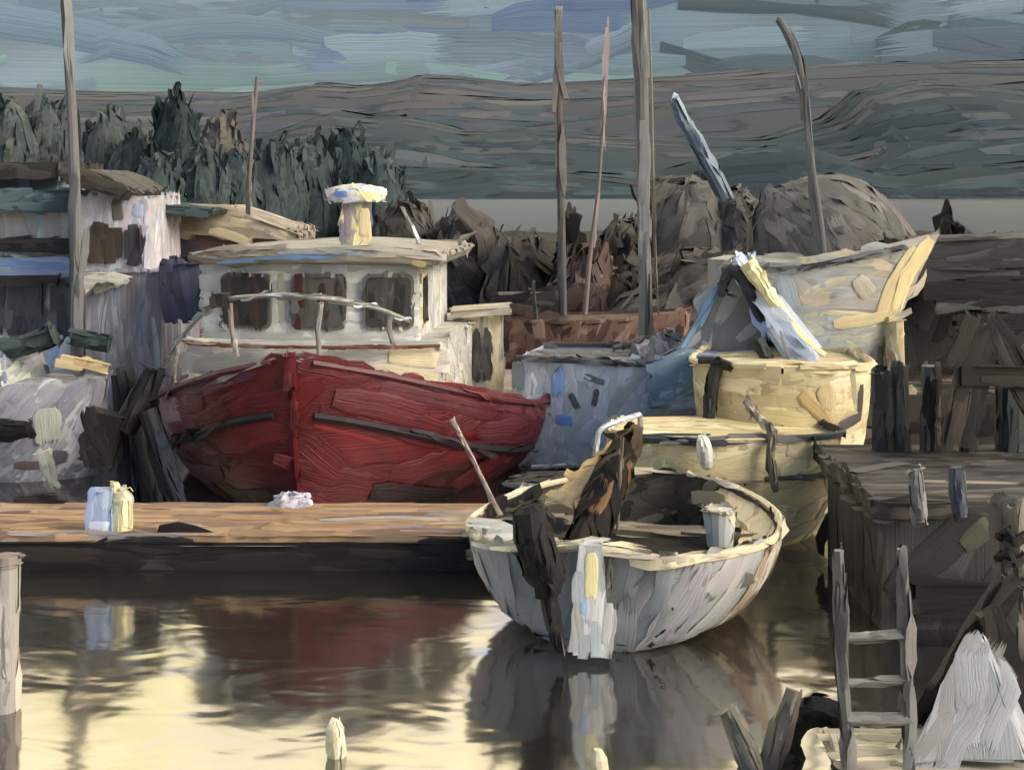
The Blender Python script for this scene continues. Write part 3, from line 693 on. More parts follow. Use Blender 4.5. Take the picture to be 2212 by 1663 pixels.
mb = MB(M); h.strip(mb, -0.01, 0.04, 0.0, 0.99, out=-0.01)
for y0, y1 in ((-1, 1),):
    a = h.pt(0, -1, 0); b = h.pt(0, 1, 0); mb.tube([a, Vector((a.x-0.02, 0, a.z+0.05)), b], 0.04, n=6)
build('gunwale', mb, m_hull, gb, sp(0.08, 1.2, [C(206, 194, 158), C(196, 188, 166), C(166, 158, 140)], g=(1, 0, 0.1), jit=3, cover=1.4))
mb = MB(M)
for u, z in ((0.30, 0.62), (0.62, 0.70)):
    a = h.pt(u, -1, 0.05, 0.08); b = h.pt(u, 1, 0.05, 0.08); mb.box((a.x, 0, z), (0.32, b.y-a.y, 0.05))
    build('thwart', mb, m_wood, gb, sp(0.12, 0.6, [C(118, 110, 96), C(98, 92, 82), C(134, 126, 112)], g=(1, 0, 0), jit=6)); mb = MB(M)
# side bench along the inner starboard side
mb = MB(M); secs = []
for i in range(11):
    u = 0.30+0.62*i/10; b = h.pt(u, -1, 0.02, 0.06); 
    secs.append([(b.x, b.y, b.z-0.02), (b.x, b.y+0.32, b.z-0.10), (b.x, b.y+0.32, b.z-0.15), (b.x, b.y, b.z-0.15)])
mb.loft(secs, closed=True, caps=True)
build('side_deck', mb, m_hull, gb, sp(0.12, 0.7, [C(186, 172, 136), C(172, 160, 130), C(150, 140, 118)], g=(0.4, 1, 0), jit=8, cover=2.2))
# small quarter deck at the port stern corner
mb = MB(M); a = h.pt(0, 1, 0, 0.02); b = h.pt(0.22, 1, 0, 0.02); d = h.pt(0.1, 1, 0, 0.02)
mb.prism([(a.x, a.y, a.z+0.03), (a.x, a.y-0.55, a.z+0.05), (b.x, b.y-0.3, b.z+0.08), (b.x, b.y, b.z+0.08), (d.x, d.y, d.z+0.05)], (0, 0, -0.06))
build('quarter_deck', mb, m_matte, gb, sp(0.11, 0.5, [C(158, 160, 158), C(140, 142, 140), C(170, 166, 160)], g=(0.6, 0, 1), jit=10, cover=2))
# rudder and tiller
ra = P(1278, 1195, 12.02); rbp = P(1268, 1408, 12.02)
mb = MB(); mb.prism([ra+Vector((-0.07, 0, 0.07)), ra+Vector((0.09, 0, 0.07)), rbp+Vector((0.20, 0, 0.0)), rbp+Vector((-0.16, 0, 0.0))], (0.02, 0.22, 0))
build('rudder', mb, m_hull, gb, sp(0.09, 0.5, [C(172, 174, 172), C(160, 164, 166), C(188, 188, 182)], g=(0, 0, 1), jit=5, cover=2),
   dabs=[([(1277, 1192), (1279, 1240), (1276, 1300)], 30, C(214, 202, 154)), ([(1263, 1290), (1262, 1330)], 18, C(150, 170, 196))])
mb = MB(); mb.tube([P(1318, 1205, 12.08), P(1312, 1280, 12.06), P(1316, 1370, 12.06)], [0.022, 0.03, 0.02])
build('rudder_rod', mb, m_metal, gb, sp(0.04, 0.3, [C(96, 96, 94), C(60, 58, 57)], g=(0, 0, 1)))
# outboard motor
ob = thing('outboard_motor', 'black outboard motor with long leg clamped on the stern of the grey dinghy', 'motor', P(1175, 1260, 12.25))
mb = MB(); c = P(1150, 1095, 12.5); secs = []
for (px, py, wp, dp) in ((1140, 1088, 40, .10), (1145, 1100, 72, .16), (1150, 1150, 84, .2), (1165, 1200, 84, .2), (1180, 1240, 86, .18), (1190, 1262, 60, .12)):
    c = P(px, py, 12.05); r = wp*12.05/F/2
    secs.append([(c.x+r*math.cos(a), c.y+dp*math.sin(a), c.z+0.03*math.cos(a)) for a in np.linspace(0, 2*math.pi, 13)[:-1]])
mb.loft(secs, closed=True, caps=True)
build('cowling', mb, m_dark, ob, sp(0.14, 0.55, [(C(30, 28, 27), 3), C(42, 40, 38), C(20, 19, 19)], g=(-0.25, 0, 1), jit=8, cover=2.2, lift=.09))
mb = MB(); secs = []
for (px, py, wp) in ((1192, 1255, 40), (1186, 1300, 34), (1196, 1350, 36), (1210, 1405, 22)):
    c = P(px, py, 12.02); r = wp*12.05/F/2
    secs.append([(c.x+r*math.cos(a), c.y+0.07*math.sin(a), c.z) for a in np.linspace(0, 2*math.pi, 9)[:-1]])
mb.loft(secs, closed=True, caps=True)
build('leg', mb, m_dark, ob, sp(0.08, 0.4, [C(26, 25, 25), C(70, 68, 66), C(40, 38, 37)], g=(-0.1, 0, 1), jit=5))
# furled sail and canvas
fs = thing('furled_sail', 'dark brown furled sail with tan canvas leaning across the grey dinghy', 'sail', P(1270, 1180, 12.9))
mb = MB(); mb.tube(smoothpts([P(1262, 1200, 12.95), P(1285, 1120, 13.3), P(1325, 1020, 13.7), P(1368, 935, 14.0)]), [0.18]*4+[0.19]*5+[0.15]*3+[0.08], n=12)
build('sail_roll', mb, m_canvas, fs, sp(0.15, 0.7, [(C(42, 36, 30), 3), C(58, 48, 38), C(26, 24, 23), C(96, 76, 52)], g=(0.4, 0, 1), jit=7, cover=2.2, lift=.09))
mb = MB(); a = [P(1372, 935, 14.05), P(1300, 985, 13.9), P(1190, 1085, 13.6), P(1235, 1092, 13.5), P(1310, 1040, 13.6), P(1350, 985, 13.85)]
mb.prism(a, (0, 0.12, 0.03))
build('canvas_flap', mb, m_canvas, fs, sp(0.13, 0.7, [C(190, 168, 124), C(170, 152, 118), C(206, 176, 122), C(150, 134, 108)], g=(-0.8, 0, 0.65), jit=9, cover=2.4, lift=.09))
mb = MB(); mb.tube([P(1345, 945, 13.4), P(1338, 1045, 13.4), P(1334, 1145, 13.4)], 0.016)
build('spar', mb, m_wood, fs, sp(0.03, 0.4, [C(120, 110, 96)]))
# bucket
c = P(1555, 1178, 13.3); mb = MB(); mb.tube([c, c+Vector((0, 0, 0.34))], [0.12, 0.155], n=14)
bk = thing('bucket', 'pale grey bucket standing inside the grey dinghy', 'bucket', c)
build('pail', mb, m_hull, bk, sp(0.09, 0.3, [C(184, 186, 182), C(166, 170, 168), C(200, 192, 170)], g=(0, 0, 1)))
mb = MB(); mb.tube([c+Vector((0.155*math.cos(a), 0.155*math.sin(a), 0.34)) for a in np.linspace(0, 2*math.pi, 15)], 0.014, n=5)
build('rim', mb, m_hull, bk, sp(0.03, 0.1, [C(150, 140, 118)]))
# whip
mb = MB(); mb.tube([P(1080, 1112, 12.9), P(1030, 1010, 12.9), P(976, 905, 12.9)], [0.022, 0.02, 0.026], n=6)
tag(build('fishing_rod', mb, m_wood, spec=sp(0.03, 0.4, [C(148, 136, 128), C(120, 104, 98)], g=(-.5, 0, 1)), origin=P(1080, 1112, 12.9)), 'thin grey rod leaning outward over the stern corner of the grey dinghy', 'rod')

# ================================================================ CREAM BOATS
CRM = [(C(206, 190, 146), 3), (C(214, 200, 158), 2), (C(196, 178, 134), 1.5), (C(180, 168, 138), 1)]
def bluff_boat(nm, label, cpx, Y, half_px, ztop, L, pal, ang, strake=True, **kk):
    a = hang(math.sin(ang), -math.cos(ang)); hd = Vector((math.cos(a), math.sin(a), 0))
    bow = Vector(((cpx-CX)*Y/F, Y, 0)); loc = bow-hd*L
    t = thing(nm, label, 'boat', loc, a); M = HM(loc, a)
    h = Hull(M, L, 2*half_px*(Y+1)/F, ztop, ztop-0.08, ztop-0.06, 0.30, 0.8, 2.3, 0.22, 0.12, 0.5, 0.55)
    mb = MB(M); h.skin(mb, n=24)
    build('hull', mb, m_hull, t, sp(0.15, 0.75, pal, g=(1, 0, 0.0), jit=10, cover=2.3, max=900, val=0.07, **kk.get('hs', {})), dabs=kk.get('dabs', ()), smooth=True)
    mb = MB(M); h.deck(mb, 0.03)
    build('deck', mb, m_matte, t, sp(0.15, 0.7, kk.get('dpal', pal), g=(1, 0, 0.1)), two=True, closed=False)
    mb = MB(M); h.strip(mb, 0.0, 0.04, 0, 0.995)
    build('gunwale', mb, m_dark, t, sp(0.08, 1.3, kk.get('gpal', [C(60, 64, 68), C(44, 46, 50), C(90, 90, 86)]), g=(1, 0, 0), jit=3, cover=1.4))
    if strake:
        mb = MB(M); h.strip(mb, 0.45, 0.03, 0.3, 0.995)
        build('rubbing_strake', mb, m_dark, t, sp(0.06, 0.6, [C(84, 82, 76), C(120, 112, 96)], g=(1, 0, 0), cover=2))
    return t, M, h
cb, M1, h1 = bluff_boat('rowing_boat', 'cream round-bowed boat with dark rubbing rails right behind the grey dinghy', 1606, 15.8, 250, 1.26, 1.9, CRM, math.radians(6),
   dabs=[([(1700, 970), (1780, 975), (1795, 1060)], 40, C(204, 190, 154)), ([(1720, 1120), (1770, 1090)], 30, C(170, 158, 132)), ([(1745, 1098), (1762, 1092)], 16, C(50, 70, 150)), ([(1690, 1160), (1760, 1130), (1800, 1060)], 34, C(150, 140, 118))])
mb = MB(); mb.tube(smoothpts([P(1612, 868, 16.2), P(1640, 905, 15.9), P(1668, 935, 15.65), P(1664, 985, 15.6), P(1674, 1055, 15.6)]), 0.045, n=7)
build('mooring_rope', mb, m_canvas, cb, sp(0.08, 0.35, [C(120, 112, 98), C(96, 92, 84), C(146, 138, 120)], g=(0, 0, 1), cover=2))
c = P(1518, 940, 15.5); mb = MB(); secs = []
for z, r in ((0, .02), (-.05, .07), (-.12, .085), (-.28, .085), (-.35, .06), (-.38, .02)):
    secs.append([(c.x+r*math.cos(a)-z*0.12, c.y+r*math.sin(a), c.z+z) for a in np.linspace(0, 2*math.pi, 11)[:-1]])
mb.loft(secs, closed=True, caps=True)
fd = tag(build('fender', mb, m_hull, spec=sp(0.06, 0.2, [C(206, 202, 190), C(186, 190, 190)], g=(0, 0, 1)), origin=c), 'small white fender hanging on the side of the cream round-bowed boat', 'fender')
cb2, M2, h2 = bluff_boat('rowing_boat', 'larger yellow-cream boat hull rising between the tarpaulin tent and the nearer cream boat', 1690, 17.3, 190, 1.88, 2.6, [(C(202, 188, 150), 3), (C(192, 174, 132), 2), (C(212, 200, 164), 2), (C(176, 160, 124), .8)], math.radians(-10), strake=False, gpal=[C(206, 194, 158), C(186, 172, 136), C(160, 152, 132)],
   dabs=[([(1730, 850), (1780, 900), (1800, 930)], 34, C(176, 150, 104)), ([(1780, 830), (1790, 890)], 40, C(190, 172, 130)), ([(1860, 830), (1855, 900), (1800, 928)], 26, C(70, 66, 62)), ([(1840, 800), (1848, 880)], 20, C(150, 140, 120))])  # dark dab along the right edge is painted shadow
# T-shaped post
tp = thing('mooring_post', 'dark T-shaped mooring post left of the yellow-cream hull', 'post', P(1532, 868, 17.6))
mb = MB(); mb.tube([P(1528, 930, 17.6), P(1540, 820, 17.6), P(1552, 780, 17.6)], [0.075, 0.085, 0.085]); build('upright', mb, m_dark, tp, sp(0.1, 0.5, [C(56, 54, 53), C(40, 39, 39)]))
mb = MB(); mb.tube(smoothpts([P(1508, 778, 17.6), P(1550, 780, 17.55), P(1600, 800, 17.5)]), 0.05, n=8); build('crossbar', mb, m_dark, tp, sp(0.08, 0.4, [C(48, 48, 49), C(36, 36, 37)], g=(1, 0, -.2)))

# ================================================================ PALE BLUE BOAT AND DARK SKIFF
BA = hang(0.93, -0.25); bl = Vector((0.28, 21.2, 0)); M = HM(bl, BA)
bt = thing('sailing_boat', 'pale blue hulled sailing boat with the widest mast, right of the red boat', 'boat', bl, BA)
h = Hull(M, 4.0, 2.1, 1.66, 1.62, 1.6, 0.3, 0.8, 2.0, 0.15, 0.4, 0.6, 0.5)
mb = MB(M); h.skin(mb)
BLU = [(C(172, 182, 194), 3), (C(164, 173, 182), 2), (C(180, 188, 198), 1.5), (C(158, 166, 171), 1.2)]
build('hull', mb, m_hull, bt, sp(0.17, 0.7, BLU, g=(0.3, 0, 1), jit=22, cover=2.2, val=0.07, max=700),
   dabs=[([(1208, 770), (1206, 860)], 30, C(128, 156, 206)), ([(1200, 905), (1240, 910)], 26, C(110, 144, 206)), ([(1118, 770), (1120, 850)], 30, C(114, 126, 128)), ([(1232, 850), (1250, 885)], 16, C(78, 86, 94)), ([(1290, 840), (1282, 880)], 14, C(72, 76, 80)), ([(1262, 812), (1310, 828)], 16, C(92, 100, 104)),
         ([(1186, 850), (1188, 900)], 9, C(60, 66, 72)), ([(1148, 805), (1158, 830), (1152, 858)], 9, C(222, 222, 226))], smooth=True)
mb = MB(M); h.deck(mb, 0.02); build('deck', mb, m_matte, bt, sp(0.2, 0.8, [C(96, 98, 104), C(80, 82, 88)], g=(1, 0, 0)), two=True, closed=False)
mb = MB(M); h.strip(mb, 0, 0.045); build('gunwale', mb, m_dark, bt, sp(0.08, 0.6, [C(70, 70, 74), C(100, 100, 104)], g=(1, 0, 0)))
def mast(parent, pts, r0, r1, pal, name='mast', n=10):
    mb = MB(); q = smoothpts([P(*p) for p in pts], 5); m = len(q)
    mb.tube(q, [0.66*(r1+(r0-r1)*(1-i/(m-1))) for i in range(m)], n=n)
    return build(name, mb, m_wood, parent, sp(max(0.05, r0*1.1), 2.0, pal, g=(0.0, 0, 1), jit=1.5, cover=1.5, max=120, val=0.09, lift=0.03))
mast(bt, [(1396, 800, 22.0), (1393, 600, 22.0), (1388, 300, 22.0), (1380, -60, 22.0)], 0.145, 0.165, [(C(110, 109, 105), 3), (C(116, 117, 115), 2), C(98, 97, 94), C(138, 130, 112)])
mast(bt, [(1422, 680, 21.6), (1414, 480, 21.6), (1408, 200, 21.6), (1402, 20, 21.6)], 0.02, 0.028, [C(130, 122, 104), C(104, 100, 92)], 'halyard', 6)
mb = MB(); mb.tube([P(1325, 752, 21.0), P(1460, 712, 21.6)], 0.04); build('boom', mb, m_wood, bt, sp(0.06, 0.5, [C(104, 100, 96)]))
# pale cover aft of the mast
mb = MB(); c = P(1440, 830, 20.6); mb.lump((c.x, c.y, c.z-0.3), (0.75, 0.8, 0.95), random.Random(11), 12, 6, 0.12, 0.7)
tag(build('boat_cover', mb, m_canvas, spec=sp(0.18, 0.7, [C(116, 116, 114), C(128, 126, 124), C(150, 146, 152)], g=(0, 0, 1), jit=14, cover=2), origin=c), 'rounded grey canvas cover at the foot of the widest mast', 'cover')
# blue water-tank tarp in front
c = P(1480, 870, 19.2); mb = MB(); mb.prism([P(1400, 880, 19), P(1560, 880, 18.8), P(1555, 775, 18.8), P(1480, 765, 19), P(1410, 800, 19)], (0.1, 0.9, 0))
tag(build('tarpaulin', mb, m_canvas, spec=sp(0.16, 0.8, [C(106, 128, 146), C(120, 140, 154), C(140, 146, 158)], g=(1, 0, 0.05), jit=8, cover=2.2), origin=c), 'blue-grey tarpaulin bundle behind the T-shaped post', 'tarpaulin')
SA = hang(0.9, -0.3); sl = P(1120, 1010, 17.2); sl.z = 0; M = HM(sl, SA)
sk = thing('skiff', 'low black skiff with a grey rail between the red boat and the grey dinghy', 'boat', sl, SA)
h = Hull(M, 2.6, 1.3, 0.92, 0.62, 0.55, 0.2, 0.8, 2.0, 0.2, 0.3, 0.6, 0.5)
mb = MB(M); h.skin(mb); build('hull', mb, m_dark, sk, sp(0.14, 0.6, [(C(32, 30, 31), 3), C(48, 46, 46), C(26, 26, 34)], g=(1, 0, 0.2), jit=12, cover=2), smooth=True)
mb = MB(M); h.deck(mb, 0.03); build('deck', mb, m_dark, sk, sp(0.14, 0.6, [C(60, 60, 60), C(36, 35, 36), C(110, 112, 114)], g=(1, 0, 0.3)), two=True, closed=False)
mb = MB(M); h.strip(mb, 0, 0.03); build('gunwale', mb, m_metal, sk, sp(0.05, 0.5, [C(120, 122, 124), C(70, 70, 72)], g=(1, 0, 0)))
hr = thing('handrail', 'bent white handrail standing behind the canvas of the grey dinghy', 'rail', P(1290, 990, 16.2))
mb = MB(); mb.tube(smoothpts([P(1288, 1000, 16), P(1293, 935, 16), P(1330, 912, 16.1), P(1382, 895, 16.3)]), 0.03, n=7)
build('rail_tube', mb, m_metal, hr, sp(0.05, 0.4, [C(190, 192, 194), C(168, 170, 176)], g=(0, 0, 1)))
mb = MB(); mb.tube([P(1382, 895, 16.3), P(1385, 1010, 16.3)], 0.03, n=7); build('rail_leg', mb, m_metal, hr, sp(0.05, 0.4, [C(150, 150, 152)]))

# brown ketch behind
KA = hang(0.98, -0.1); kl = P(1075, 745, 27.0); kl.z = 0; M = HM(kl, KA)
kt = thing('sailing_boat', 'brown two-masted boat seen as a pinkish brown strip behind the pale blue hull', 'boat', kl, KA)
h = Hull(M, 3.4, 1.8, 1.75, 1.6, 1.6, 0.3, 0.8, 2.0, 0.2, 0.3, 0.6, 0.5)
mb = MB(M); h.skin(mb); build('hull', mb, m_matte, kt, sp(0.18, 0.6, [(C(112, 86, 74), 2), (C(80, 60, 52), 2), C(136, 112, 100), C(56, 44, 40)], g=(0.5, 0, 1), jit=30, cover=2.2), smooth=True)
mb = MB(M); h.deck(mb, 0.02); build('deck', mb, m_matte, kt, sp(0.18, 0.6, [C(70, 54, 48)], g=(1, 0, 0)), two=True, closed=False)
mb = MB(); a = P(1085, 700, 26.9); mb.box((a.x+0.5, 27.3, 1.75), (1.15, 0.8, 0.5)); build('cabin', mb, m_dark, kt, sp(0.16, 0.6, [C(40, 37, 36), C(30, 28, 28), C(70, 60, 56)], g=(1, 0, 0)))
mast(kt, [(1216, 720, 27.2), (1213, 500, 27.2), (1208, 250, 27.2), (1210, 180, 27.2), (1203, 22, 27.2)], 0.13, 0.075, [(C(90, 88, 85), 3), (C(112, 111, 108), 1.3), C(74, 72, 70)])
mast(kt, [(1262, 700, 27.6), (1274, 560, 27.6), (1295, 380, 27.6), (1306, 180, 27.6), (1313, 40, 27.6)], 0.085, 0.02, [C(122, 114, 110), C(104, 100, 98), C(132, 118, 116)])
mast(kt, [(1160, 745, 26.6), (1158, 690, 26.6), (1152, 610, 26.6)], 0.06, 0.025, [C(84, 84, 82), C(70, 70, 69)], 'davit', 8)

# leaning pale pole
lp = thing('leaning_pole', 'short pale blue pole leaning left above the grey-brown shrubs', 'pole', P(1560, 420, 34))
mb = MB(); mb.tube(smoothpts([P(1570, 430, 34), P(1520, 335, 34), P(1478, 260, 34), P(1455, 212, 34)]), [0.17]*4+[0.15]*4+[0.12]*4+[0.06], n=8)
build('spar', mb, m_hull, lp, sp(0.2, 1.1, [C(118, 134, 148), C(104, 118, 128), C(92, 99, 102)], g=(-.5, 0, 1), jit=5, cover=2))

# ================================================================ TARP TENT, LAID-UP BOAT
tn = thing('tarpaulin_tent', 'peaked tarpaulin tent, blue left slope and white right slope, among the laid-up boats', 'tent', P(1620, 800, 19.8))
pk = P(1588, 556, 20.0); pk2 = P(1640, 556, 21.6)
lf = P(1470, 750, 19.8); lf2 = P(1500, 750, 21.8); rf = P(1805, 835, 18.3); rf2 = P(1830, 800, 21.6)
def slab(pts, th): m = MB(); m.prism(pts, th); return m
build('left_slope', slab([pk, pk2, lf2, lf], (0.04, 0, -0.05)), m_canvas, tn, sp(0.16, 0.8, [C(138, 168, 188), C(124, 152, 176), C(156, 178, 194)], g=(-0.5, 0, -1), jit=7, cover=2.2))
build('right_slope', slab([pk, P(1655, 700, 19.4), P(1735, 825, 18.5), rf, rf2, pk2], (-0.03, 0, -0.06)), m_canvas, tn, sp(0.17, 0.9, [(C(176, 182, 194), 3), C(160, 170, 186), C(196, 198, 202), C(140, 160, 196)], g=(0.6, 0, -1), jit=8, cover=2.4, val=0.06))
build('end_panel', slab([pk+Vector((0, .1, -.1)), lf+Vector((0, .1, 0)), P(1700, 850, 19.7)], (0, 0.05, 0)), m_canvas, tn, sp(0.2, 0.9, [C(138, 138, 136), C(148, 148, 146), C(126, 126, 124), C(164, 162, 160)], g=(0.6, 0, 0.9), jit=14, cover=2.2))
mb = MB(); mb.tube(smoothpts([P(1556, 640, 19.7), P(1572, 588, 19.65), P(1600, 598, 19.6), P(1650, 695, 19.5)]), [0.065]*5+[.08]*6+[0.09, .08], n=8)
build('ridge_frame', mb, m_dark, tn, sp(0.08, 0.6, [C(52, 56, 60), C(42, 45, 48)], g=(.5, 0, -1)))
mb = MB(); mb.tube(smoothpts([P(1614, 568, 19.5), P(1660, 635, 19.4), P(1720, 720, 19.3), P(1780, 770, 19.2)]), [0.12]*3+[0.09]*7+[.06]*3, n=8)
build('rolled_edge', mb, m_canvas, tn, sp(0.10, 0.6, [C(220, 206, 160), C(210, 196, 152)], g=(.6, 0, -.8)))
mb = MB(); mb.tube([P(1635, 735, 19.0), P(1665, 785, 18.9)], 0.09, n=8); build('peg_block', mb, m_dark, tn, sp(0.09, 0.3, [C(52, 52, 52), C(38, 38, 38)]))
# laid-up boat
LA = hang(0.93, -0.36); tip = P(2030, 505, 20.6); hdv = Vector((math.cos(LA), math.sin(LA), 0)); LL = 2.55; zk = 1.75
ll = Vector((tip.x, tip.y, 0))-hdv*(LL+0.75); ll.z = zk; M = HM(ll, LA)
ly = thing('laid_up_boat', 'white sailing boat propped ashore at the right with its pale bow pointing right', 'boat', ll, LA)
h = Hull(M, LL, 1.9, tip.z-zk, tip.z-zk-0.42, tip.z-zk-0.40, 0.42, 0.7, 2.0, 0.35, 0.75, 0.65, 0.45)
mb = MB(M); h.skin(mb)
build('hull', mb, m_hull, ly, sp(0.17, 0.9, [(C(160, 158, 148), 3), (C(150, 152, 150), 2), (C(176, 168, 144), 1.5)], g=(1, 0, 0.1), jit=14, cover=2.3, max=700, val=0.06),
   dabs=[([(2010, 515), (1960, 590), (1930, 680)], 40, C(212, 194, 146)), ([(1980, 535), (1930, 610), (1900, 690)], 40, C(200, 184, 142)), ([(1800, 700), (1880, 690), (1940, 670)], 30, C(192, 176, 136)),  # cream dabs on the bow paint in its sunlit side
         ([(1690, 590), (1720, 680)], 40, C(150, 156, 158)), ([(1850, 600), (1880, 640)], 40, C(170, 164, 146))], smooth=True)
mb = MB(M); h.strip(mb, 0.10, 0.035, 0.2, 0.93); build('rubbing_strake', mb, m_dark, ly, sp(0.07, 0.8, [C(66, 64, 62), C(50, 49, 48), C(96, 98, 98)], g=(1, 0, .15), cover=2))
mb = MB(M); h.deck(mb, 0.02); build('deck', mb, m_matte, ly, sp(0.15, 0.8, [C(150, 146, 132), C(120, 122, 120)], g=(1, 0, .1)), two=True, closed=False)
mb = MB(M); mb.prism([(0.7, -0.07, -0.3), (2.2, -0.07, -0.3), (2.0, -0.07, -0.72), (0.9, -0.07, -0.72)], (0, 0.14, 0)); build('keel', mb, m_matte, ly, sp(0.12, 0.4, [C(150, 142, 120), C(110, 108, 104)], g=(0, 0, 1)))
mast(ly, [(1780, 560, 21.2), (1772, 480, 21.2), (1750, 330, 21.2), (1738, 200, 21.2), (1718, 110, 21.2), (1682, 42, 21.2)], 0.075, 0.09, [(C(98, 98, 96), 3), C(86, 86, 84), C(112, 113, 112)])
# boat stands
for i, (px, Y, lb) in enumerate(((1885, 20.9, 'pale prop post under the laid-up boat, nearest its keel'), (1930, 20.7, 'pale prop post under the laid-up boat, nearest its bow'))):
    mb = MB(); a = P(px, 700, Y); mb.tube([(a.x+0.05, Y, 1.02), (a.x, Y, a.z+0.05)], [0.13, 0.15], n=8)
    mb.box((a.x+0.04, Y, 1.09), (0.5, 0.4, 0.08))
    tag(build('boat_stand', mb, m_wood, spec=sp(0.12, 0.5, [[C(112, 110, 106), C(128, 126, 120)], [C(170, 158, 126), C(150, 142, 120)]][i], g=(0, 0, 1)), origin=Vector((a.x, Y, 1.05))), lb, 'boat stand', 'props under the laid-up boat')
# grey tarped boat behind
tb = thing('covered_boat', 'boat wrapped in smooth grey tarpaulin behind the laid-up white boat', 'boat', P(1790, 520, 33))
mb = MB(); secs = []
for (px, yt, yb2, wv) in ((1620, 470, 560, .5), (1660, 410, 570, .9), (1740, 382, 575, 1.3), (1800, 374, 575, 1.4), (1870, 392, 570, 1.2), (1920, 438, 565, .9), (1975, 500, 560, .4)):
    a = P(px, yt, 33); b = P(px, yb2+30, 33); q = []
    for k in range(9):
        an = math.pi*k/8; q.append((a.x, 33-wv*math.cos(an), b.z+(a.z-b.z)*math.sin(an)**0.7))
    secs.append(q)
mb.loft(secs, closed=True, caps=True)
build('cover', mb, m_canvas, tb, sp(0.35, 1.6, [(C(102, 99, 94), 3), (C(94, 92, 87), 2), C(112, 109, 104)], g=(0.7, 0, -0.8), jit=10, cover=2, val=0.06, max=300), smooth=True)
mb = MB(); a = P(1620, 560, 33); b = P(1980, 560, 33); mb.box(((a.x+b.x)/2, 33, 1.5), (b.x-a.x-0.4, 2.2, 1.3)); build('hull', mb, m_matte, tb, sp(0.3, 1.2, [C(120, 116, 108), C(96, 94, 90)], g=(1, 0, 0)))

# ================================================================ PIER AT THE RIGHT
pz = 1.17
pr = thing('timber_pier', 'dark timber pier along the right side with a pale worn deck edge', 'pier', (5.2, 14.5, 0))
xl = P(1880, 1085, 13.0).x
mb = MB(); mb.box(((xl+0.1+14)/2, 14.5, pz-0.09), (14-xl-0.1, 2.9, 0.16))
build('deck_planks', mb, m_wood, pr, sp(0.14, 0.9, [(C(74, 71, 68), 2), (C(62, 60, 59), 2), C(48, 47, 46), C(98, 90, 82), C(74, 73, 73)], g=(1, 0, 0), jit=5, cover=2.6, max=900, val=0.14),
   dabs=[([(1840, 1022), (1900, 1010), (1960, 1000)], 40, C(84, 82, 80)), ([(1960, 980), (2200, 970)], 24, C(40, 38, 38)), ([(1990, 1040), (2210, 1045)], 26, C(140, 126, 110))])
mb = MB(); mb.prism([(xl+.1, 13.0, pz-.17), (14, 13.0, pz-.17), (14, 13.0, -0.6), (xl+.1, 13.0, -0.6)], (0, 2.2, 0))
build('pier_wall', mb, m_dark, pr, sp(0.26, 1.3, [(C(58, 57, 56), 3), (C(48, 47, 47), 2), C(68, 66, 64), C(40, 39, 39)], g=(0.5, 0, 0.6), jit=12, cover=2.3, max=800),
   dabs=[([(1700, 1270), (1760, 1200), (1780, 1120)], 50, C(70, 58, 50)), ([(1720, 1310), (1790, 1290)], 50, C(56, 50, 46)), ([(2080, 1180), (2150, 1120)], 50, C(76, 74, 60))])
mb = MB()
mb.box((7.0, 12.94, 0.28), (6.6, 0.1, 0.3)); build('waling', mb, m_dark, pr, sp(0.14, 0.9, [C(26, 25, 25), C(18, 18, 19), C(40, 36, 34)], g=(1, 0, 0), jit=4))
for i, (px, py0, py1, wp) in enumerate(((1905, 865, 965, 46), (1945, 850, 965, 34), (2010, 850, 962, 42), (2082, 872, 955, 46), (2180, 855, 985, 60))):
    a = P(px, py1, 15.6); mb = MB(); r = wp*15.6/F/2; top = P(px, py0-60, 15.6)
    mb.tube([(a.x, 15.6, pz-1.5), (a.x+0.01, 15.6, (pz+top.z)/2), (a.x, 15.6, top.z)], [r*1.05, r, r*.95], n=10)
    build('piling', mb, m_dark, pr, sp(0.1, 0.6, [[C(60, 60, 60), C(48, 47, 46)], [C(84, 82, 78), C(60, 58, 56)], [C(92, 90, 86), C(40, 38, 37)], [C(34, 32, 32), C(60, 60, 58)], [C(56, 60, 60), C(70, 72, 70)]][i], g=(0, 0, 1), jit=4, cover=2.2))
for i, (px, a, b, lb) in enumerate(((1982, 1012, 1128, 'grey fender hanging over the pier edge, left one of the pair'), (2070, 1008, 1118, 'dark blue-grey fender hanging over the pier edge, right one of the pair'))):
    A = P(px-6, a, 12.9); B_ = P(px+6, b, 12.85); mb = MB(); mb.tube(smoothpts([A, A.lerp(B_, .1), A.lerp(B_, .5), A.lerp(B_, .9), B_]), [.03]+[.06]*3+[.068]*9+[.06]*3+[.03], n=10)
    tag(build('fender', mb, m_dark, spec=sp(0.07, 0.35, [[C(112, 110, 106), C(90, 90, 88)], [C(74, 78, 84), C(60, 64, 70)]][i], g=(0.1, 0, 1), jit=4, cover=2), origin=A), lb, 'fender', 'fenders on the pier edge')
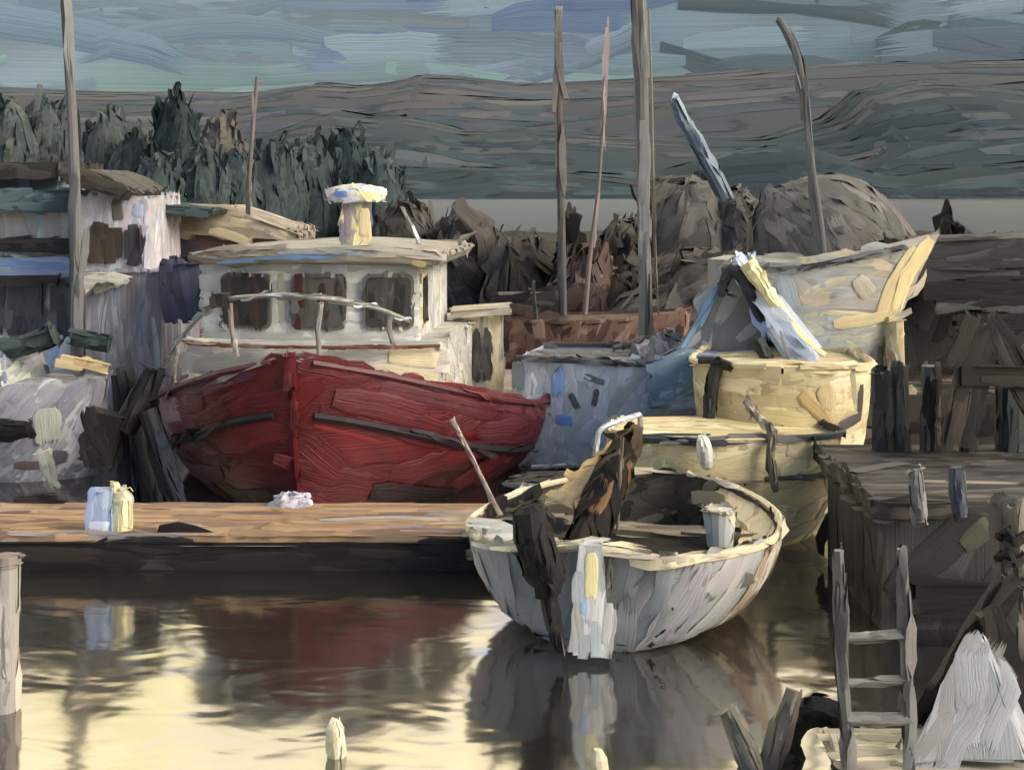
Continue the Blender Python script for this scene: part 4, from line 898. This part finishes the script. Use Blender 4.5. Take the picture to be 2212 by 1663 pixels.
# trestle on the pier
tr = thing('trestle', 'dark brown A-shaped timber trestle standing on the pier at the right edge', 'trestle', P(2120, 962, 15.0))
def beam(mb, a, b, w_, d_):
    a, b = Vector(a), Vector(b); z = (b-a).normalized(); x = Vector((0, 1, 0)).cross(z).normalized(); y = z.cross(x)
    R3 = Matrix((x, y, z)).transposed(); mb.box((a+b)/2, (w_, d_, (b-a).length), R3)
BRN = [(C(44, 39, 35), 3), C(56, 50, 44), C(32, 29, 28)]
for a, b, wd in (((2118, 700, 15.0), (2066, 962, 14.9), 0.30), ((2132, 700, 15.0), (2290, 975, 14.9), 0.24)):
    mb = MB(); beam(mb, P(*a), P(*b), wd, 0.18); build('leg', mb, m_dark, tr, sp(0.14, 0.7, BRN, g=tuple(P(*b)-P(*a)), jit=5, cover=2.2))
mb = MB(); beam(mb, P(2075, 812, 14.86), P(2260, 812, 14.86), 0.20, 0.08); build('crossbar', mb, m_dark, tr, sp(0.13, 0.7, BRN, g=(1, 0, 0), jit=4, cover=2.2))
# boat shed
sh = thing('boat_shed', 'dark open boat shed with horizontal plank rails at the right edge', 'shed', P(2150, 960, 22.0))
mb = MB(); a = P(1985, 560, 22.4); b = P(2330, 540, 22.4); mb.box(((a.x+b.x)/2, 23.4, P(0, 545, 22.4).z), (b.x-a.x, 2.2, 0.42), Matrix.Rotation(math.radians(-2), 3, 'Y'))
build('roof', mb, m_dark, sh, sp(0.2, 1.1, [(C(58, 58, 58), 3), C(46, 46, 46), C(72, 70, 68)], g=(1, 0, 0.05), jit=6, cover=2.3))
for (x0_, x1_, y_, hh_, pal) in ((1990, 2330, 625, 48, [C(32, 29, 28), C(26, 24, 24)]), (2065, 2300, 688, 28, [C(30, 27, 26), C(24, 22, 22)]), (1930, 2200, 592, 22, [C(70, 72, 74), C(58, 58, 60)]), (2020, 2330, 658, 18, [C(98, 96, 94), C(80, 79, 78)])):
    mb = MB(); beam(mb, P(x0_, y_, 22.2), P(x1_, y_+4, 22.2), hh_*22.2/F, 0.12); build('rail_plank', mb, m_dark, sh, sp(0.12, 1.1, pal, g=(1, 0, 0), jit=3, cover=2.2))
mb = MB(); mb.box((P(2170, 0, 23.6).x, 24.0, 1.85), (3.9, 0.2, 2.3)); build('back_wall', mb, m_dark, sh, sp(0.25, 1.0, [(C(62, 62, 60), 3), C(50, 49, 48), C(72, 74, 72), C(38, 36, 36)], g=(0.5, 0, 0.7), jit=22, cover=2.2))
for px in (1955, 2100, 2250):
    mb = MB(); a = P(px, 560, 22.6); mb.box((a.x, 22.6, 2.0), (0.2, 0.2, 1.95)); build('post', mb, m_dark, sh, sp(0.12, 0.6, [C(44, 43, 42), C(34, 33, 33)], g=(0, 0, 1)))

# ================================================================ NEAR FLOAT AT THE RIGHT
nz = 0.30
nf = thing('landing_float', 'pale cream planked float at the lower right corner', 'float', (3.6, 9.3, 0))
fx0 = PW(1815, 1640, nz).x
mb = MB(); mb.box(((fx0+8)/2, 8.75, nz-0.05), (8-fx0, 2.2, 0.10)); build('deck_planks', mb, m_wood, nf, sp(0.10, 0.6, [(C(176, 168, 146), 3), C(160, 154, 140), C(144, 138, 126)], g=(1, 0, 0), jit=5, cover=2.4, max=600))
mb = MB(); mb.box(((fx0+8)/2, 8.75, 0.06), (8-fx0-.1, 2.1, 0.36)); build('pontoon', mb, m_dark, nf, sp(0.15, 0.7, [C(30, 28, 28)], g=(1, 0, 0)))
ld = thing('ladder', 'tall grey ladder standing upright on the lower right float', 'ladder', PW(1890, 1640, nz))
LY = 9.0
for (a, b, c_) in (((1812, 1188), (1818, 1420), (1838, 1700)), ((1948, 1185), (1958, 1420), (1966, 1700))):
    mb = MB(); mb.tube(smoothpts([P(*a, LY), P((a[0]+b[0])/2+2, (a[1]+b[1])/2, LY), P(*b, LY), P(*c_, LY)]), [.032]*4+[.04]*9, n=8)
    build('rail', mb, m_metal, ld, sp(0.07, 0.6, [(C(108, 107, 104), 3), C(92, 91, 89), C(78, 76, 75)], g=(0.03, 0, 1), jit=3, cover=2))
for (a, b, wd) in (((1815, 1376), (1955, 1366), .03), ((1820, 1474), (1960, 1468), .028), ((1828, 1552), (1964, 1550), .045)):
    mb = MB(); mb.tube([P(*a, LY), P((a[0]+b[0])/2, (a[1]+b[1])/2+3, LY), P(*b, LY)], wd, n=8); build('rung', mb, m_metal, ld, sp(0.05, 0.4, [C(120, 118, 112), C(98, 97, 94)], g=(1, 0, 0), jit=3))
tf = thing('trestle', 'black A-shaped timber trestle straddling the white reflection peak on the lower right float', 'trestle', P(2150, 1500, 9.4))
BLK = [(C(34, 31, 29), 3), C(26, 24, 23), C(48, 44, 40)]
for a, b, wd in (((2185, 1255, 9.9), (1990, 1560, 9.95), 0.16), ((2135, 1320, 9.8), (2235, 1590, 9.8), 0.17)):
    mb = MB(); beam(mb, P(*a), P(*b), wd, 0.12); build('leg', mb, m_dark, tf, sp(0.11, 0.6, BLK, g=tuple(P(*b)-P(*a)), jit=5, cover=2.2))
mb = MB(); ap = P(2112, 1360, 9.45); mb.add([ap, P(1960, 1640, 9.2), P(2212, 1640, 9.15), P(2230, 1560, 9.9), P(2000, 1560, 9.95)], [(0, 1, 2), (0, 2, 3), (0, 3, 4), (0, 4, 1), (4, 3, 2, 1)])
tag(build('tarpaulin', mb, m_canvas, spec=sp(0.17, 0.7, [(C(148, 151, 153), 3), C(164, 165, 164), C(132, 131, 129), C(144, 150, 158)], g=(0.5, 0, 0.9), jit=14, cover=2.4, val=0.06), origin=PW(2100, 1600, nz)), 'white peak standing in for a sky reflection under the black trestle', 'tarpaulin')  # solid peak added in place of a pale sky reflection
# tyre
ty = thing('tyre', 'black tyre fender left of the ladder foot', 'tyre', PW(1775, 1650, nz))
mb = MB(); c = P(1765, 1590, 10.1); secs = []
for k in range(25):
    a = 2*math.pi*k/24; secs.append([(c.x+(0.23+0.10*math.cos(b))*math.cos(a), c.y+0.09*math.sin(b), c.z-0.06+(0.25+0.10*math.cos(b))*math.sin(a)) for b in np.linspace(0, 2*math.pi, 11)[:-1]])
mb.loft(secs, closed=True); 
build('tread', mb, m_dark, ty, sp(0.10, 0.35, [(C(20, 19, 19), 3), C(32, 30, 30), C(48, 46, 44)], g=lambda p, n: Vector((-(p.z-c.z), 0, p.x-c.x)), jit=8, cover=2))
# leaning grey piling with chain at the right edge
pg = thing('piling', 'grey leaning piling with black chain turns at the right edge', 'piling', P(2195, 1500, 11.2))
mb = MB(); mb.tube(smoothpts([P(2250, 1620, 11.2), P(2225, 1450, 11.2), P(2190, 1250, 11.2), P(2180, 1085, 11.2)]), [.13]*13, n=10)
build('post', mb, m_wood, pg, sp(0.12, 0.7, [(C(100, 94, 86), 2), C(120, 114, 106), C(80, 76, 70)], g=(-.1, 0, 1), jit=5, cover=2.2))
for py in (1160, 1205, 1262):
    mb = MB(); mb.tube(smoothpts([P(2158, py, 11.1), P(2176, py-12, 11.0), P(2192, py+10, 11.0), P(2215, py-6, 11.05)]), .035, n=7); build('chain_turn', mb, m_dark, pg, sp(0.06, 0.2, [C(24, 23, 23), C(38, 36, 36)], g=(1, 0, 0)))

# ================================================================ LEFT EDGE PILING, BUOYS, REFLECTION STAND-INS
pl = thing('piling', 'short pale grey timber piling at the left edge in front of the dock', 'piling', PW(15, 1620, 0))
mb = MB(); mb.tube([P(10, 1720, 11.0), P(12, 1400, 11.0), P(14, 1215, 11.0)], [.105, .10, .10], n=12); build('post', mb, m_wood, pl, sp(0.10, 0.7, [(C(150, 146, 138), 3), C(132, 130, 126), C(170, 160, 146)], g=(0, 0, 1), jit=4, cover=2.2))
mb = MB(); mb.tube([P(14, 1222, 11.0), P(14, 1200, 11.0)], [.11, .085], n=12); build('cap', mb, m_wood, pl, sp(0.10, 0.3, [C(128, 120, 112), C(108, 100, 94)], g=(1, 0, 0)))
for px, py, pal, lb in ((727, 1632, [C(216, 208, 176), C(206, 190, 148)], 'cream oval buoy floating below the red boat reflection'), (1296, 1700, [C(206, 196, 160), C(190, 184, 160)], 'cream oval buoy at the bottom edge below the grey dinghy')):
    c = PW(px, py, 0); mb = MB(); secs = []
    for z, r in ((-.06, .05), (0, .065), (.1, .07), (.2, .062), (.26, .03)): secs.append([(c.x+r*math.cos(a)-0.06*z, c.y+r*math.sin(a), z) for a in np.linspace(0, 2*math.pi, 11)[:-1]])
    mb.loft(secs, closed=True, caps=True)
    tag(build('buoy', mb, m_hull, spec=sp(0.06, 0.2, pal, g=(0, 0, 1)), origin=c), lb, 'buoy', 'small cream buoys')
for px, py, qx, qy, wd, pal, lb in ((1640, 1690, 1572, 1530, 52, [C(126, 120, 106), C(110, 106, 96)], 'grey-brown solid streak standing in for a reflection, leaning left, left of the tyre'), (1650, 1700, 1715, 1490, 44, [C(110, 106, 94), C(90, 86, 78)], 'grey-brown solid streak standing in for a reflection, leaning right beside the tyre')):
    a = P(px, py, 9.9); b = P(qx, qy, 10.0); mb = MB(); r = wd*10/F/2; mb.tube([a, a.lerp(b, .5), b], [r, r*1.05, r*.8], n=9)
    tag(build('reflection_streak', mb, m_wood, spec=sp(0.08, 0.5, pal, g=tuple(b-a), jit=4, cover=2.2), origin=a), lb, 'reflection_streak', 'leaning reflection streaks')  # solids added in place of grey reflections on the water

# ================================================================ LEFT BOATS
# dark piling cluster beside the red bow
dp = thing('mooring_dolphin', 'cluster of blue-black mooring piles against the left side of the red boat', 'piling', P(300, 1085, 17.6))
NAV = [(C(28, 28, 32), 3), C(22, 26, 38), C(38, 36, 36)]
for a, b, wd in (((262, 808, 17.9), (290, 1110, 17.8), .15), ((335, 800, 17.6), (268, 930, 17.5), .15), ((318, 885, 17.3), (388, 1110, 17.2), .13), ((300, 930, 17.7), (330, 1110, 17.6), .16)):
    mb = MB(); mb.tube([P(*b), P(*b).lerp(P(*a), .5), P(*a)], [wd, wd, wd*.9], n=10); build('pile', mb, m_dark, dp, sp(0.15, 0.8, NAV, g=tuple(P(*b)-P(*a)), jit=7, cover=2.2, lift=.09))
mb = MB(); mb.box(P(222, 945, 17.4), (0.38, 0.22, 0.62), Matrix.Rotation(math.radians(14), 3, 'Y'))
build('fender_block', mb, m_dark, dp, sp(0.14, 0.5, [C(28, 26, 26), C(38, 36, 35)], g=(-.25, 0, 1), jit=5, cover=2.2))

PNK = [(C(204, 199, 197), 3), (C(190, 187, 187), 2), (C(212, 207, 203), 1.5), (C(176, 190, 208), 1)]
DST = [C(52, 49, 45), C(40, 38, 36), C(66, 62, 56)]
PUR = [(C(78, 76, 84), 3), C(62, 60, 68), C(98, 97, 104)]
yt = thing('motor_yacht', 'white three-tiered motor yacht with dark overhanging roofs at the left edge', 'yacht', P(60, 1000, 24))
YY = 24.0
def tier(name, pxa, pxb, pya, pyb, d, pal, parent, Y=YY, mat=m_matte, g=(0, 0, 1), W=0.16, L=0.7, dabs=(), jit=10, over=0):
    a = P(pxa, pya, Y); b = P(pxb, pyb, Y); mb = MB(); mb.box(((a.x+b.x)/2, Y+d/2, (a.z+b.z)/2), (b.x-a.x, d, a.z-b.z))
    return build(name, mb, mat, parent, sp(W, L, pal, g=g, jit=jit, cover=2.3, max=420, val=0.08), dabs=dabs)
tier('hull', -330, 215, 735, 1010, 3.4, PNK, yt, g=(0.4, 0, 1))
lc = tier('lower_cabin', -330, 188, 590, 735, 3.0, PNK, yt, Y=24.3)
for a, b in ((-90, 2), (18, 92), (108, 172)): tier('window', a, b, 618, 716, 0.1, PUR, lc, Y=24.23, mat=m_glass)
tier('deck_band', -330, 198, 556, 598, 3.4, [(C(148, 164, 188), 3), C(170, 180, 196), C(124, 146, 190)], yt, Y=24.0, g=(1, 0, 0), jit=5, W=0.1)
tier('lower_rail', -330, 124, 596, 613, 0.12, DST, yt, Y=23.8, g=(1, 0, 0), jit=3, W=0.11)
tier('upper_cabin', -330, 172, 440, 556, 2.6, PNK, yt, Y=24.4)
tier('upper_rail', -330, 162, 516, 544, 0.16, DST, yt, Y=23.9, g=(1, 0, .04), jit=3, W=0.14)
tier('awning', -330, 158, 412, 458, 2.9, [C(76, 90, 94), C(88, 102, 106), C(60, 72, 76)], yt, Y=23.9, g=(1, 0, .05), jit=5, mat=m_canvas)
fb = tier('flybridge', -330, 138, 380, 416, 2.0, [C(112, 128, 144), C(130, 150, 186), C(160, 160, 160)], yt, Y=24.6)
tier('roof', -330, 128, 350, 384, 2.6, DST, yt, Y=24.0, g=(1, 0, .05), jit=4, W=0.14)
# second yacht
y2 = thing('motor_cruiser', 'streaked grey cabin cruiser with curved dark roof right of the tall left mast', 'yacht', P(260, 1000, 22.5))
sp2 = [(C(176, 172, 174), 3), C(156, 154, 158), C(188, 184, 184), C(150, 164, 184)]
cz = tier('wheelhouse', 168, 312, 425, 590, 2.4, sp2, y2, Y=23.0, dabs=[([(252, 430), (256, 480)], 26, C(92, 84, 78)), ([(300, 440), (298, 470)], 26, C(160, 174, 190))])
tier('window', 196, 262, 492, 556, 0.1, [C(62, 52, 42), C(48, 42, 38)], cz, Y=22.93, mat=m_glass); tier('window', 268, 304, 498, 560, 0.1, [C(60, 56, 58), C(48, 46, 50)], cz, Y=22.93, mat=m_glass)
mb = MB(); q = [P(134, 372, 22.6), P(190, 366, 22.6), P(235, 382, 22.6), P(278, 412, 22.6), P(268, 424, 22.6), P(225, 412, 22.6), P(180, 402, 22.6), P(142, 392, 22.6)]
mb.prism(q, (0, 2.4, 0)); build('roof', mb, m_dark, y2, sp(0.14, 0.8, [C(58, 54, 48), C(70, 66, 60), C(46, 43, 40)], g=(1, 0, -.3), jit=5, cover=2.3))
tier('hull', 178, 348, 588, 1030, 2.8, [(C(134, 133, 137), 3), (C(114, 113, 118), 2), C(152, 152, 157), C(122, 132, 146)], y2, Y=22.7, W=0.10, L=1.3, jit=5)
mb = MB(); mb.prism([P(172, 592, 22.4), P(240, 590, 22.4), P(278, 600, 22.4), P(262, 612, 22.4), P(215, 604, 22.4), P(180, 640, 22.4)], (0, .25, 0)); build('searchlight_hood', mb, m_hull, y2, sp(0.09, 0.4, [C(206, 198, 178), C(190, 184, 170)], g=(1, 0, -.1)))
tier('side_curtain', 352, 432, 570, 690, 0.5, [C(78, 80, 98), C(66, 66, 80), C(60, 60, 64)], y2, Y=22.3, mat=m_canvas)
# awning strip and cream-roofed boat behind
cf = thing('fishing_boat', 'low boat with sloping cream roof and purple-brown windows behind the red wheelhouse', 'boat', P(450, 800, 26))
mb = MB(); mb.prism([P(300, 468, 26), P(330, 452, 26), P(470, 446, 26), P(540, 468, 26), P(640, 505, 26), P(640, 520, 26), P(300, 500, 26)], (0, 2.6, 0)); build('roof', mb, m_matte, cf, sp(0.14, 0.9, [(C(146, 136, 118), 2), C(168, 158, 130), C(126, 114, 106), C(108, 96, 94)], g=(1, 0, -.25), jit=6, cover=2.3))
wl = tier('cabin', 310, 640, 500, 760, 2.4, [(C(104, 82, 80), 2), C(88, 66, 62), C(124, 104, 100), C(70, 60, 66)], cf, Y=26.2)
tier('window', 385, 505, 505, 556, 0.1, [C(66, 62, 78), C(80, 56, 50), C(54, 52, 64)], wl, Y=26.12, g=(1, 0, 0), mat=m_glass)
tier('window', 318, 376, 502, 540, 0.1, [C(96, 70, 60), C(78, 56, 50)], wl, Y=26.12, g=(1, 0, 0), mat=m_glass)
mb = MB(); mb.prism([P(252, 432, 24.4), P(330, 440, 24.4), P(452, 456, 24.4), P(448, 466, 24.4), P(330, 462, 24.4), P(262, 446, 24.4)], (0, 2.2, 0)); build('awning', mb, m_canvas, cf, sp(0.11, 0.8, [C(52, 62, 64), C(66, 78, 80), C(44, 50, 52)], g=(1, 0, -.1), jit=5, cover=2.3))
mast(cf, [(535, 500, 26.4), (538, 400, 26.4), (545, 290, 26.4), (556, 166, 26.4)], 0.075, 0.055, [(C(108, 103, 97), 3), C(96, 92, 88)])
tier('hull', 250, 660, 740, 1040, 2.8, [C(84, 84, 90), C(70, 70, 76)], cf, Y=26.0)
# white sailing boat at front left with the tall mast
SA = hang(0.95, -0.22); sl = P(-190, 1010, 20.5); sl.z = 0; M = HM(sl, SA)
sb = thing('sailing_boat', 'white sailing boat at the left edge with the tallest left mast and green sail cover', 'boat', sl, SA)
h = Hull(M, 2.85, 2.0, 1.40, 1.32, 1.3, 0.3, 0.85, 2.4, 0.25, 0.3, 0.6, 0.5)
mb = MB(M); h.skin(mb)
build('hull', mb, m_hull, sb, sp(0.16, 0.9, [(C(152, 152, 158), 3), (C(138, 138, 148), 2), C(176, 174, 176), C(120, 120, 130)], g=(0.75, 0, 1), jit=9, cover=2.3, val=0.09),
   dabs=[([(100, 880), (104, 960)], 60, C(170, 172, 158)), ([(30, 830), (60, 780)], 16, C(200, 198, 198)), ([(180, 980), (230, 930)], 18, C(204, 200, 200)), ([(90, 990), (150, 985)], 34, C(84, 80, 96)), ([(30, 1005), (130, 1005)], 24, C(104, 84, 80))], smooth=True)
mb = MB(M); h.deck(mb, 0.02); build('deck', mb, m_matte, sb, sp(0.15, 0.7, [C(150, 148, 150), C(170, 166, 160)], g=(1, 0, 0)), two=True, closed=False)
mb = MB(M); mb.box((1.1, 0, 1.5), (1.5, 1.1, 0.42), taper=0.85); cbn = build('cabin', mb, m_matte, sb, sp(0.14, 0.6, [C(158, 158, 160), C(120, 122, 132), C(170, 176, 164)], g=(1, 0, .3), jit=16, cover=2.2))
mast(sb, [(166, 800, 20.2), (165, 560, 20.2), (158, 300, 20.2), (146, 100, 20.2), (136, -40, 20.2)], 0.14, 0.09, [(C(108, 108, 106), 3), (C(100, 101, 100), 2), C(118, 121, 122)])
for pts, r, pal in (([(-60, 752, 19.9), (40, 750, 19.9), (118, 722, 19.9)], .14, [C(50, 60, 58), C(62, 72, 70)]), ([(158, 728, 19.9), (200, 738, 19.9), (236, 744, 19.9)], .12, [C(44, 54, 54), C(56, 66, 66)])):
    mb = MB(); mb.tube(smoothpts([P(*p) for p in pts]), r, n=8); build('sail_cover', mb, m_canvas, sb, sp(0.12, 0.6, pal, g=(1, 0, .15), jit=6, cover=2.2))
mb = MB(); beam(mb, P(132, 775, 19.5), P(232, 795, 19.5), 0.12, 0.1); build('boom_end', mb, m_wood, sb, sp(0.1, 0.4, [C(206, 182, 136), C(190, 170, 134)], g=(1, 0, -.2), jit=5))
mb = MB(); mb.tube([P(-40, 930, 18.8), P(20, 932, 18.8), P(62, 926, 18.8)], [.14, .15, .1], n=10)
tag(build('fender', mb, m_dark, spec=sp(0.12, 0.5, [C(30, 28, 28), C(22, 21, 21)], g=(1, 0, 0)), origin=P(0, 930, 18.8)), 'thick black fender against the white sailing boat at the left edge', 'fender')
mb = MB(); c0 = P(95, 975, 18.2); mb.tube([c0, P(104, 1010, 18.2), P(118, 1050, 18.2)], [.09, .1, .05], n=9)
tag(build('buoy', mb, m_hull, spec=sp(0.09, 0.3, [C(198, 196, 172), C(180, 182, 168)], g=(.3, 0, -1)), origin=P(118, 1050, 18.2)), 'long pale buoy tilted in the dark water below the white sailing boat', 'buoy')
